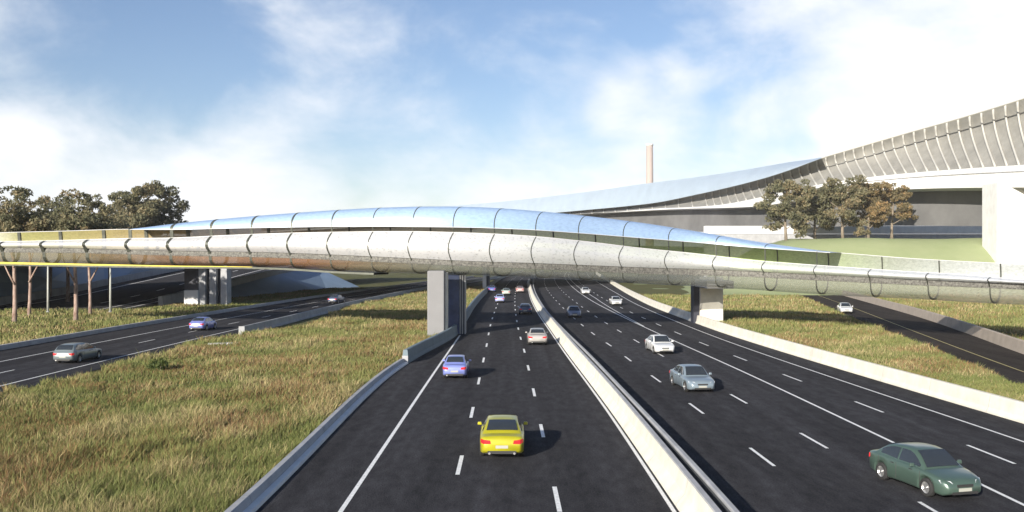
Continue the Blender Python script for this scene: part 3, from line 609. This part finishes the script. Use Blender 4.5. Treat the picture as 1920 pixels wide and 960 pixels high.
def gum(x, y, z0, H, crown_lo, cw, label, m='leaf', bark='bark', r0=.26, dens=110, size=.23, fork=False, group='gum trees beside the motorway'):
    root = empty('gum_tree', (x, y, z0)); tag(root, label, 'tree', group)
    lean = rnd(-.04, .04); b = MB()
    top = (lean * H, rnd(-.3, .3), H * .80)
    pts = [(lean * H * t * .9, .25 * math.sin(t * 5), H * .80 * t) for t in np.linspace(0, 1, 7)]; pts[0] = (0, 0, -.3)
    b.tube(pts, [r0 * 1.25, r0, r0 * .92, r0 * .8, r0 * .62, r0 * .4, r0 * .15], 8); b.build('trunk', M[bark], root, True)
    cs, rs = [], []
    nl = 9
    for i in range(nl):
        t = (crown_lo / H) * .62 + (.80 - crown_lo / H * .62) * (i + rnd(.0, .6)) / nl; base = Vector((lean * H * t * 1.1, 0, H * t))
        ang = i * 2.4 + rnd(-.5, .5); rr_ = cw * rnd(.45, .95) * (1.0 if t < .65 else .75); zt_ = max(crown_lo + .6, H * t + rr_ * rnd(.5, 1.0)); zt_ = min(zt_, H * .95)
        tip = Vector((base.x + rr_ * math.cos(ang), rr_ * math.sin(ang), zt_)); mid = base.lerp(tip, .5) + Vector((0, 0, -.05 * rr_))
        bb = MB(); bb.tube([base, mid, tip], [r0 * .38, r0 * .26, r0 * .08], 6); bb.build('limb', M[bark], root, True)
        for k in range(9):
            cs.append((tip.x + rnd(-.42, .42) * cw, tip.y + rnd(-.42, .42) * cw, min(H - .4, max(crown_lo, tip.z + rnd(-.5, .3) * cw)))); rs.append(cw * rnd(.15, .33))
    for k in range(8): cs.append((lean * H + rnd(-.6, .6) * cw, rnd(-.5, .5) * cw, H - rnd(.4, .45 * cw + .5))); rs.append(cw * rnd(.18, .3))
    if fork:
        sgn = fork; t0 = H * .28
        bb = MB(); bb.tube([(0, 0, t0), (sgn * .7, 0, t0 + 1.3), (sgn * 1.5, .1, t0 + 2.9), (sgn * 2.0, .2, t0 + 4.6)], [.12, .10, .07, .03], 6); bb.build('limb', M[bark], root, True)
    leaves_mesh('crown', cs, rs, dens, size, M[m], root); return root
def gum_px(px, base_py, top_py, crown_py, cw, label, **kw):
    p = G(px, base_py); H = zat(top_py, p[1]); return gum(p[0], p[1], 0, H, zat(crown_py, p[1]), cw, label, **kw)
gum_px(27, 606, 346, 446, 3.2, 'gum tree with forked reddish trunk at the far left edge, rusty crown', fork=-1)
gum_px(54, 594, 362, 440, 3.0, 'gum tree second from the left edge, slim reddish trunk behind the first', fork=1, r0=.22)
gum_px(142, 604, 352, 442, 3.4, 'gum tree with forked reddish trunk nearest the left road', fork=-1)
gum_px(169, 592, 363, 440, 3.1, 'gum tree with slim forked trunk just right of the nearest one', fork=1, r0=.21)
gum_px(127, 571, 372, 436, 3.4, 'gum tree with plain trunk set behind, between two pairs of forked trunks', r0=.30)
gum_px(-22, 588, 352, 440, 3.4, 'gum tree cut by the left edge of the view')
gum_px(92, 566, 372, 437, 3.6, 'darker gum tree standing back in the gap of the left group', r0=.3)
gum_px(205, 566, 375, 436, 3.4, 'low gum tree standing back, left of the tallest crowns', r0=.3)
def gum_far(px, Y, z0, top_py, crown_py, cw, label, **kw): return gum(xat(px, Y), Y, z0, zat(top_py, Y) - z0, max(2, zat(crown_py, Y) - z0), cw, label, **kw)
gum_far(248, 215, 0, 345, 430, 6.0, 'tall gum tree with full brown green crown over the tube bridge, left of its twin', r0=.5, dens=62, size=.36, bark='bark_dark')
gum_far(285, 225, 0, 341, 432, 6.2, 'tallest gum tree at the right end of the left group', r0=.5, dens=62, size=.36, bark='bark_dark')
gum_far(222, 250, 0, 362, 430, 5.4, 'gum tree behind the tall pair, its crown filling the gap on the left', r0=.45, dens=62, size=.36, bark='bark_dark')
for px, Y, top, cro, cw, lb, m_ in ((1474, 222, 338, 425, 5.2, 'gum tree with open limbs at the left end of the mound group', 'leaf'), (1528, 228, 350, 428, 4.6, 'low dark gum tree second from the left on the mound', 'leaf'),
        (1580, 222, 334, 418, 5.6, 'highest gum tree in the middle of the mound group', 'leaf'), (1628, 226, 343, 420, 4.6, 'gum tree right of the highest one on the mound', 'leaf_warm'), (1672, 230, 342, 408, 3.8, 'brown leaved gum tree at the right end of the mound group', 'leaf_warm')):
    x = xat(px, Y); gum_far(px, Y, mound_z(x, Y), top, cro, cw, lb, m=m_, bark='bark_dark', r0=.34, dens=70, size=.33, group='gum trees on the mound')
# shrubs at the tree feet
for px, cw, lb in ((1500, 2.0, 'small grey green shrub under the leftmost mound gum tree'), (1622, 2.2, 'round grey green shrub under the right mound gum trees')):
    Y = 216; x = xat(px, Y); z = mound_z(x, Y); s_ = empty('shrub', (x, Y, z)); tag(s_, lb, 'shrub', 'shrubs on the mound')
    bb = MB(); bb.tube([(0, 0, -.2), (.1, 0, .9), (.2, 0, 1.7)], [.09, .07, .03], 6); bb.build('stem', M['bark_dark'], s_, True)
    leaves_mesh('foliage', [(rnd(-1, 1) * cw * .7, rnd(-.6, .6) * cw, rnd(.7, 2.2)) for k in range(9)], [cw * rnd(.3, .45) for k in range(9)], 75, .3, M['leaf'], s_)
for px, py, r_, lb in ((300, 702, .75, 'round green bush in the meadow beside the left road'),):
    p = G(px, py); s_ = empty('bush', p); tag(s_, lb, 'bush')
    bb = MB(); bb.tube([(0, 0, -.1), (.05, 0, .4), (.1, 0, .8)], [.06, .05, .02], 6); bb.build('stem', M['bark_dark'], s_, True)
    leaves_mesh('foliage', [(rnd(-1, 1) * r_, rnd(-.8, .8) * r_, rnd(.3, .9) * r_ + .2) for k in range(9)], [r_ * rnd(.45, .7) for k in range(9)], 420, .10, M['leaf_green'], s_)
# pale slim posts among the trunks
M['post'] = mat('pale_post', (.36, .37, .34), .7, var=.2, scale=1)
for px, base, lb in ((90, 587, 'slim pale post between the left gum trunks'), (207, 586, 'slim pale post right of the gum trunks, nearest the ramp')):
    p = G(px, base); q = empty('light_post', p); tag(q, lb, 'post', 'pale posts by the gum trees')
    bb = MB(); bb.tube([(0, 0, -.1), (0, 0, 7.6)], [.17, .11], 10); bb.build('pole', M['post'], q, True)
    bb = MB(); bb.tube([(0, 0, -.05), (0, 0, .25)], [.28, .24], 10); bb.build('base', M['concrete_grey'], q, True)
    bb = MB(); bb.tube([(0, 0, 7.5), (.5, 0, 7.8), (1.3, 0, 7.9)], [.07, .06, .05], 8); bb.box((1.5, 0, 7.9), (.7, .3, .12)); bb.build('lamp_arm', M['post'], q, True)

# ------------------------------------------------------------------ meadow grass
gm = bpy.data.materials.new('meadow_blades'); gm.use_nodes = True; nt = gm.node_tree; pb = nt.nodes['Principled BSDF']; pb.inputs['Roughness'].default_value = .75; pb.inputs['Specular IOR Level'].default_value = .2
at = nt.nodes.new('ShaderNodeAttribute'); at.attribute_name = 'blade_colour'; nt.links.new(at.outputs['Color'], pb.inputs['Base Color'])
def vnoise(x, y, s, seed):
    r = np.random.default_rng(seed); T = r.random((256, 256)); u, v_ = x / s + 1000, y / s + 1000
    i, j = np.floor(u).astype(int), np.floor(v_).astype(int); fu, fv = u - i, v_ - j; fu = fu*fu*(3-2*fu); fv = fv*fv*(3-2*fv)
    g_ = lambda a, b_: T[a % 256, b_ % 256]
    return g_(i, j)*(1-fu)*(1-fv) + g_(i+1, j)*fu*(1-fv) + g_(i, j+1)*(1-fu)*fv + g_(i+1, j+1)*fu*fv
def vmap(fn, y):
    ks = np.linspace(y.min(), y.max(), 400); return np.interp(y, ks, [fn(k) for k in ks])
def meadow(name, label, fa, fb, y0, y1, n, hscale=1.0, green=0.):
    u = rng.random(n); k = -.9                                     # density falls off with distance
    Y = (y0**k + u * (y1**k - y0**k)) ** (1/k)
    A, B = vmap(fa, Y), vmap(fb, Y); X = A + (B - A) * rng.random(n); ok = B > A; X, Y = X[ok], Y[ok]
    c1 = vnoise(X, Y, 3.1, 1); c2 = vnoise(X, Y, 1.1, 2); c3 = vnoise(X, Y, 7.5, 3)
    keep = rng.random(len(X)) < .35 + .9 * c2; X, Y, c1, c2, c3 = (a[keep] for a in (X, Y, c1, c2, c3)); n = len(X)
    dist = np.hypot(X, Y)
    H = hscale * (.18 + .42 * c1 * rng.random(n) + .34 * c2 * (.3 + c3)) * rng.uniform(.7, 1.25, n); tall = rng.random(n) < .06; H[tall] *= 1.35
    Wd = np.maximum(.008, dist * .00026) * rng.uniform(.7, 1.5, n)
    ang = rng.uniform(0, 2*np.pi, n); lean = rng.uniform(.05, .8, n) * H; la = rng.uniform(0, 2*np.pi, n)
    wx, wy = np.cos(ang) * Wd, np.sin(ang) * Wd; lx, ly = np.cos(la) * lean + .10 * H, np.sin(la) * lean
    P = np.zeros((n, 5, 3)); z0 = -.04
    P[:, 0] = np.stack([X - wx, Y - wy, np.full(n, z0)], 1); P[:, 1] = np.stack([X + wx, Y + wy, np.full(n, z0)], 1)
    P[:, 2] = np.stack([X + wx*.8 + lx*.35, Y + wy*.8 + ly*.35, H*.6], 1); P[:, 3] = np.stack([X - wx*.8 + lx*.35, Y - wy*.8 + ly*.35, H*.6], 1)
    P[:, 4] = np.stack([X + lx, Y + ly, H], 1)
    G1, G2, ST, RU = np.array([.100, .122, .036]), np.array([.178, .183, .062]), np.array([.32, .265, .13]), np.array([.225, .098, .055])
    t = np.clip(c3 * .6 + c2 * .4 + rng.normal(0, .18, n), 0, 1)[:, None]
    base = G1 * (1 - t) + G2 * t
    pst = np.clip((c1 - .50) * 1.8 + .10 - green, .05, .65); straw = rng.random(n) < pst; base[straw] = (ST * rng.uniform(.65, 1.15, (n, 1)))[straw]
    tipc = base * 1.15; c4 = vnoise(X, Y, 4.3, 9); rust = rng.random(n) < np.clip((c4 - .36) * 1.15 - green, .02, .50); tipc[rust] = (RU * rng.uniform(.7, 1.3, (n, 1)))[rust]
    C = np.ones((n, 5, 4)); C[:, 0, :3] = C[:, 1, :3] = base; C[:, 2, :3] = C[:, 3, :3] = base * .6 + tipc * .4; C[:, 4, :3] = tipc
    me = bpy.data.meshes.new(name); me.vertices.add(n * 5); me.vertices.foreach_set('co', P.ravel().astype(np.float32))
    idx = np.arange(n)[:, None] * 5; L = np.concatenate([idx + 0, idx + 1, idx + 2, idx + 3, idx + 3, idx + 2, idx + 4], 1).ravel().astype(np.int32)
    me.loops.add(len(L)); me.loops.foreach_set('vertex_index', L); me.polygons.add(n * 2)
    st_ = (np.arange(n)[:, None] * 7 + np.array([0, 4])).ravel().astype(np.int32); me.polygons.foreach_set('loop_start', st_); me.polygons.foreach_set('loop_total', np.tile(np.array([4, 3], np.int32), n)); me.update(calc_edges=True)
    ca = me.attributes.new('blade_colour', 'FLOAT_COLOR', 'POINT'); ca.data.foreach_set('color', C.ravel().astype(np.float32)); me.materials.append(gm)
    o = bpy.data.objects.new(name, me); COL.objects.link(o); tag(o, label, 'grass', kind='stuff'); return o
lr_edge = curve([(20, -29.4), (55, -29.2), (75, -28.9), (94, -28.0), (96, -27.0), (141, -25.7), (217, -20.0), (300, -10), (360, -1)])
meadow('meadow_grass', 'tall dry meadow grass between the left road and the motorway', lambda y: lr_edge(y) + .35 * math.sin(y * 1.7) + .5 * math.sin(y * .43), lambda y: barrier_in(y) - .72, 24, 240, 560000)
meadow('verge_grass', 'green verge grass beyond the left road round the striped pier', lambda y: -84 if y < 140 else min(-58 + 0 * y + .9 + max(0, rampz(y)) * 2.4, lr_mid(y) - 9.6), lambda y: lr_mid(y) - 9.5, 70, 230, 110000, .8, .12)
meadow('slope_grass', 'reddish green grass between the right barrier and the slip road', lambda y: bar_r(y) + .65, lambda y: sr_lo(y) - .5, 36, 190, 190000, .9)
meadow('field_grass', 'rusty field grass beyond the right slip road', lambda y: sr_up(y) + .6, lambda y: 130, 70, 190, 150000, .9)

# ------------------------------------------------------------------ cars
M['tyre'] = mat('tyre_rubber', (.02, .02, .02), .85); M['rim'] = mat('alloy_rim', (.55, .55, .55), .35, .8); M['car_glass'] = mat('car_glass', (.025, .03, .035), .03, spec=1.0)
M['headlamp'] = mat('headlamp_glass', (.72, .74, .76), .12, .3); M['tail_red'] = mat('tail_lamp_red', (.55, .02, .025), .25); M['plate'] = mat('number_plate', (.34, .34, .30), .5); M['trim'] = mat('black_trim', (.025, .025, .025), .6); M['amber'] = mat('amber_lamp', (.8, .30, .03), .3)
PAINTS = {}
def paint(name, c, metal=.25): 
    if name not in PAINTS: PAINTS[name] = mat(name, c, .32, metal, coat=.6, var=.04, scale=2)
    return PAINTS[name]
WHEEL = None
def make_wheel(parent, x, y, r, side):
    global WHEEL
    w = empty('wheel', (x, y, r), 0, parent)
    if WHEEL is None:
        n = 28; prof = [(.62, -.10), (.90, -.105), (.97, -.085), (1.0, -.05), (1.0, .05), (.97, .085), (.90, .105), (.62, .10)]
        rows = [[(p[1], p[0]*.32*math.cos(2*math.pi*i/n), p[0]*.32*math.sin(2*math.pi*i/n)) for p in prof] for i in range(n)] ; rows.append(rows[0])
        v, f = loft(rows); ty = mesh('tyre', v, f, M['tyre'], None, True)
        b = MB(); rr_ = .205
        for s_ in (.085,):
            ring = [(s_, rr_*math.cos(2*math.pi*i/n), rr_*math.sin(2*math.pi*i/n)) for i in range(n)]; ring2 = [(s_ - .05, .17*math.cos(2*math.pi*i/n), .17*math.sin(2*math.pi*i/n)) for i in range(n)]
            b.add(ring + ring2, [(i, (i+1) % n, n + (i+1) % n, n + i) for i in range(n)] + [tuple(n + i for i in range(n))])
        for k in range(5):
            a = 2*math.pi*k/5; c_, s2 = math.cos(a), math.sin(a); q = lambda rad, tt: (.082, rad*c_ - tt*s2, rad*s2 + tt*c_)
            b.add([q(.03, -.03), q(.19, -.022), q(.19, .022), q(.03, .03)], [(0, 1, 2, 3)])
        b.tube([(.03, 0, 0), (.09, 0, 0)], .05, 12); rm = b.build('rim', M['rim'])
        WHEEL = (ty, rm)
        for o in WHEEL: o.parent = w
    else:
        for o in WHEEL:
            c = o.copy(); COL.objects.link(c); c.parent = w
    w.scale = (side, 1, 1) if False else (1, 1, 1); w.rotation_euler = (0, 0, 0 if side > 0 else math.pi); w.scale = (r/.32,) * 3
def make_car(x, y, heading, pname, pcol, label, style='sedan', group='cars on the motorway', Lc=4.55, Wc=1.80, Hc=1.43):
    """heading: angle of travel from +Y, clockwise; the car's nose is local +Y"""
    pm_ = paint(pname, pcol); root = empty('parked_car' if False else 'car', (x, y, .004), -heading); tag(root, label, 'car', group)
    hl, w, rw = Lc/2, Wc/2, .32
    fa_, ra_ = hl - .86, -hl + .92                                    # axles
    belt = curve([(-hl, .66), (-hl + .06, .84), (-hl + .25, .93 if style != 'estate' else .95), (-hl + .8, .97), (-.3, .93), (.75, .91), (1.3, .84), (hl - .35, .74), (hl - .08, .63), (hl, .52)])
    half = curve([(-hl, .78*w), (-hl + .12, .88*w), (-hl + .5, .965*w), (ra_, .99*w), (0, w), (fa_, .985*w), (hl - .45, .94*w), (hl - .15, .84*w), (hl, .70*w)])
    bot = curve([(-hl, .36), (-hl + .15, .28), (-hl + .5, .22), (0, .20), (hl - .5, .20), (hl - .12, .22), (hl, .30)])
    st = sorted(set([round(v_, 3) for v_ in list(np.linspace(-hl, hl, 20)) + [-hl + .05, -hl + .12, hl - .04, hl - .1] + [a + d for a in (fa_, ra_) for d in (-.385, -.37, -.3, -.2, -.1, 0, .1, .2, .3, .37, .385)]]))
    rows = []
    for s_ in st:
        hw, zb, zt_ = half(s_), bot(s_), belt(s_); arch = zb
        for a in (fa_, ra_):
            d = abs(s_ - a)
            if d < .372: arch = max(arch, rw + math.sqrt(.375**2 - d*d))
        lo_ = max(zb, arch); arch_top = min(lo_, zt_ - .12)
        mid = max(arch_top + .02, zb + (zt_ - zb) * .55); sh = zt_ - .07
        hp = [(hw*.72, zb), (hw*.90, arch_top if arch > zb else zb), (hw*.985, arch_top + .015 if arch > zb else zb + .06), (hw, max(mid, arch_top + .03)), (hw*.985, max(sh, arch_top + .05)), (hw*.93, zt_ - .015), (hw*.78, zt_ + .005), (hw*.4, zt_ + .025), (0, zt_ + .032)]
        full = hp + [(-a, b_) for a, b_ in hp[:-1][::-1]]; rows.append([(a, s_, b_) for a, b_ in full])
    v, f = loft(rows, True); n = len(rows[0]); f += [tuple(range(n)), tuple((len(rows)-1)*n + i for i in range(n))[::-1]]
    body = fix(mesh('body', v, f, pm_, root, True))
    # cabin
    if style == 'coupe': kf, kt, rt, kr = 1.05, .28, -.78, -1.72
    elif style == 'estate': kf, kt, rt, kr = 1.05, .30, -1.75, -hl + .16
    else: kf, kt, rt, kr = 1.08, .34, -.85, -1.60
    zr = curve([(kr, belt(kr) + .0), (kr*.5 + rt*.5, (belt(kr) + Hc)/2 + .05), (rt, Hc - .045), ((rt + kt)/2, Hc), (kt, Hc - .04), (kt*.5 + kf*.5, (belt(kf) + Hc)/2 + .035), (kf, belt(kf) + .01)])
    cst = [kr, kr*.66 + rt*.34, kr*.33 + rt*.67, rt, rt*.66 + kt*.34, rt*.33 + kt*.67, kt, kt*.66 + kf*.34, kt*.33 + kf*.67, kf]
    wb, wt = .90*w, .70*w
    def crow(s_, off=0.):
        z1, z0 = zr(s_), belt(s_) - .02; q = max(0, min(1, (z1 - z0) / (Hc - .9))); ww = wb*.97 + (wt - wb) * q
        e = min(.06, max(.004, (z1 - z0) * .3))
        hp = [(wb, z0), (wb + (ww - wb)*.5 + .012, z0*.5 + (z1 - e)*.5), (ww, z1 - e), (ww - .05, z1 - e*.25), (ww*.5, z1 + .012), (0, z1 + .018)]
        return [(a, s_, b_) for a, b_ in hp] + [(-a, s_, b_) for a, b_ in hp[:-1][::-1]]
    rows = [crow(s_) for s_ in cst]; v, f = loft(rows); fix(mesh('cabin', v, f, pm_, root, True))
    def pane(name, s0, s1, x_in, lo_t, hi_t):
        rws = []
        for t in np.linspace(lo_t, hi_t, 6):
            s_ = s0 + (s1 - s0) * t; c_ = crow(s_); ww = c_[3][0] * x_in; sg = 1 if s1 > s0 else -1
            rws.append([(ww * k, s_ + (.012 if name == 'windscreen' else -.012), zr(s_) + .026 + .012 - abs(k)**3 * .012) for k in np.linspace(-1, 1, 7)])
        v, f = loft(rws); return mesh(name, v, f, M['car_glass'], root, True)
    pane('windscreen', kf, kt, .93, .06, .93); pane('rear_window', kr, rt, .90, .16, .92)
    def side(s0, s1, sg):
        rws = []
        for s_ in np.linspace(s0, s1, 6):
            z1, z0 = zr(s_) - .085, belt(s_) + .025; c_ = crow(s_); col_ = []
            if z1 < z0 + .03: z1 = z0 + .03
            for t in (0, .5, 1):
                zz = z0 + (z1 - z0) * t; A, B_, C_ = c_[0], c_[1], c_[2]
                xx = np.interp(zz, [A[2], B_[2], C_[2]], [A[0], B_[0], C_[0]]) + .010; col_.append((sg * xx, s_, zz))
            rws.append(col_)
        v, f = loft(rws); mesh('side_window', v, f, M['car_glass'], root, True)
    for sg in (-1, 1):
        cut = (kt + rt) / 2 - .05
        side(cut + .05, kf - .22, sg); side(kr + .34, cut - .03, sg)
        # mirrors, lamps, wheels
        b = MB(); b.box((sg * (w + .07), kf - .42, belt(kf) + .10), (.19, .09, .13), 0, .8); bevel(b.build('mirror', pm_, root), .025)
        b = MB(); y_ = hl - .10; b.add([(sg*.50*w, hl - .045, .60), (sg*.88*w, hl - .21, .61), (sg*.90*w, hl - .30, .70), (sg*.56*w, hl - .10, .68), (sg*.48*w, hl - .12, .58), (sg*.85*w, hl - .30, .60), (sg*.85*w, hl - .36, .69), (sg*.54*w, hl - .2, .67)],
            [(0, 1, 2, 3), (7, 6, 5, 4), (0, 4, 5, 1), (1, 5, 6, 2), (2, 6, 7, 3), (3, 7, 4, 0)]); fix(b.build('headlight', M['headlamp'], root))
        b = MB(); b.add([(sg*.48*w, -hl - .012, .67), (sg*.80*w, -hl + .01, .66), (sg*.93*w, -hl + .16, .70), (sg*.92*w, -hl + .16, .85), (sg*.80*w, -hl + .015, .83), (sg*.52*w, -hl - .0, .80),
            (sg*.48*w, -hl + .12, .67), (sg*.78*w, -hl + .14, .66), (sg*.86*w, -hl + .3, .70), (sg*.86*w, -hl + .3, .85), (sg*.78*w, -hl + .15, .83), (sg*.5*w, -hl + .14, .80)],
            [(0, 1, 4, 5), (1, 2, 3, 4), (0, 6, 7, 1), (1, 7, 8, 2), (2, 8, 9, 3), (3, 9, 10, 4), (4, 10, 11, 5), (5, 11, 6, 0)]); fix(b.build('tail_light', M['tail_red'], root))
        for a in (fa_, ra_): make_wheel(root, sg * (w - .115), a, rw, sg)
        b = MB(); b.box((sg * (w + .002), (kt + rt)/2 - .25, .80), (.02, .16, .03)); b.box((sg * (w + .002), (kt + rt)/2 + .75, .79), (.02, .16, .03)) ; b.build('door_handle', M['trim'], root)
        for s_ in (kf - .12, cut, kr + .28):
            bb = MB(); bb.tube([(sg * (half(s_) + .001), s_, .30), (sg * (half(s_) + .002), s_, .62), (sg * (half(s_) * .985 + .003), s_, belt(s_) - .07)], .008, 5); bb.build('door_seam', M['trim'], root)
    b = MB(); b.box((0, -hl - .004, .55), (.50, .02, .12)); b.build('number_plate', M['plate'], root)
    b = MB(); b.box((0, hl + .004, .40), (.50, .02, .11)); b.build('number_plate', M['plate'], root)
    b = MB(); b.box((0, hl - .005, .53), (.62, .03, .09)); b.box((0, hl - .02, .29), (1.0, .05, .09)); b.build('grille', M['trim'], root)
    b = MB(); b.box((0, -hl + .03, .33), (1.15, .08, .12)); b.build('rear_bumper_trim', M['trim'], root)
    b = MB(); b.box((0, -.05, .26), (Wc * .74, Lc * .86, .10)); b.build('underbody', M['trim'], root)
    for sg in ((-1, 1) if style == 'coupe' else (-1,)):
        b = MB(); b.tube([(sg*.5, -hl + .2, .29), (sg*.5, -hl - .03, .29)], .045, 10); b.build('exhaust', M['rim'], root)
    return root
def car_px(px, base_py, rear, *a, **kw):
    """base_py: the nearest end's foot in the photograph; rear=True when the rear faces the camera"""
    p = G(px, base_py); hd = kw.pop('heading', 0.); Lc = kw.get('Lc', 4.55)
    return make_car(p[0] + math.sin(hd) * Lc/2, p[1] + Lc/2 * math.cos(hd), hd + (0 if rear else math.pi), *a, **kw)
car_px(941, 864, True, 'acid_yellow_paint', (.40, .37, .015), 'acid yellow coupe nearest the camera in the middle lane', style='coupe', Wc=1.84)
car_px(852, 712, True, 'violet_blue_paint', (.20, .24, .55), 'violet blue sedan ahead of the yellow coupe on the left edge line', Wc=1.68, Lc=4.2)
car_px(1008, 648, True, 'warm_silver_paint', (.38, .36, .34), 'warm silver sedan with red tail lights beside the median', Wc=1.84)
car_px(985, 590, True, 'dark_navy_paint', (.06, .08, .14), 'dark navy sedan in the tube bridge shadow, going away beside the median')
car_px(937, 568, True, 'pale_blue_paint', (.38, .42, .72), 'pale blue car beyond the shadow, nearest of the far cluster going away', Wc=1.7)
car_px(949, 554, True, 'pale_green_paint', (.45, .52, .46), 'pale green car in the far cluster going away, middle lane')
car_px(975, 549, True, 'pale_rose_paint', (.55, .40, .38), 'rose coloured car farthest along the median, going away')
car_px(922, 548, True, 'deep_blue_paint', (.12, .16, .42), 'deep blue car farthest along the left barrier')
car_px(1810, 941, False, 'bottle_green_paint', (.065, .105, .085), 'bottle green sedan coming near on the right of the view', heading=-.24, Lc=4.2, Wc=1.78)
car_px(1318, 738, False, 'slate_blue_paint', (.20, .25, .29), 'slate grey blue sedan coming towards the camera, behind the green one', heading=-.10)
car_px(1248, 665, False, 'white_car_paint', (.70, .70, .69), 'white sedan coming past the solid line, nearest of the white cars', heading=-.06)
car_px(1078, 596, False, 'navy_grey_paint', (.09, .12, .20), 'navy car coming through the tube bridge shadow')
car_px(1157, 573, False, 'white_car_paint', (.70, .70, .69), 'white car coming on just beyond the tube bridge shadow')
car_px(1099, 552, False, 'white_car_paint', (.70, .70, .69), 'white car farthest away on the oncoming carriageway')
car_px(1588, 588, False, 'white_car_paint', (.70, .70, .69), 'white car alone on the right slip road', heading=.22, group='cars on the side roads')
car_px(117, 683, True, 'grey_estate_paint', (.17, .20, .21), 'grey green estate car on the left road seen from behind', style='estate', heading=.05, group='cars on the side roads', Lc=4.7)
car_px(367, 621, True, 'violet_blue_paint', (.20, .24, .55), 'violet blue hatchback farther along the left road', heading=.08, group='cars on the side roads', Lc=4.0)
car_px(622, 569, True, 'dark_navy_paint', (.06, .08, .14), 'dark navy car far off on the left road under the tube bridge', heading=.2, group='cars on the side roads')

# ------------------------------------------------------------------ haze
hm = bpy.data.materials.new('air'); hm.use_nodes = True; nt = hm.node_tree; nt.nodes.clear()
ho = nt.nodes.new('ShaderNodeOutputMaterial'); pv = nt.nodes.new('ShaderNodeVolumePrincipled'); pv.inputs['Color'].default_value = (.93, .95, 1, 1); pv.inputs['Density'].default_value = .00008; pv.inputs['Anisotropy'].default_value = -.25
nt.links.new(pv.outputs[0], ho.inputs['Volume'])
b = MB(); b.box((0, 420, 61), (2000, 1240, 126)); hz = b.build('haze', hm); tag(hz, 'thin pale haze in the air over the whole interchange', 'haze', kind='stuff')
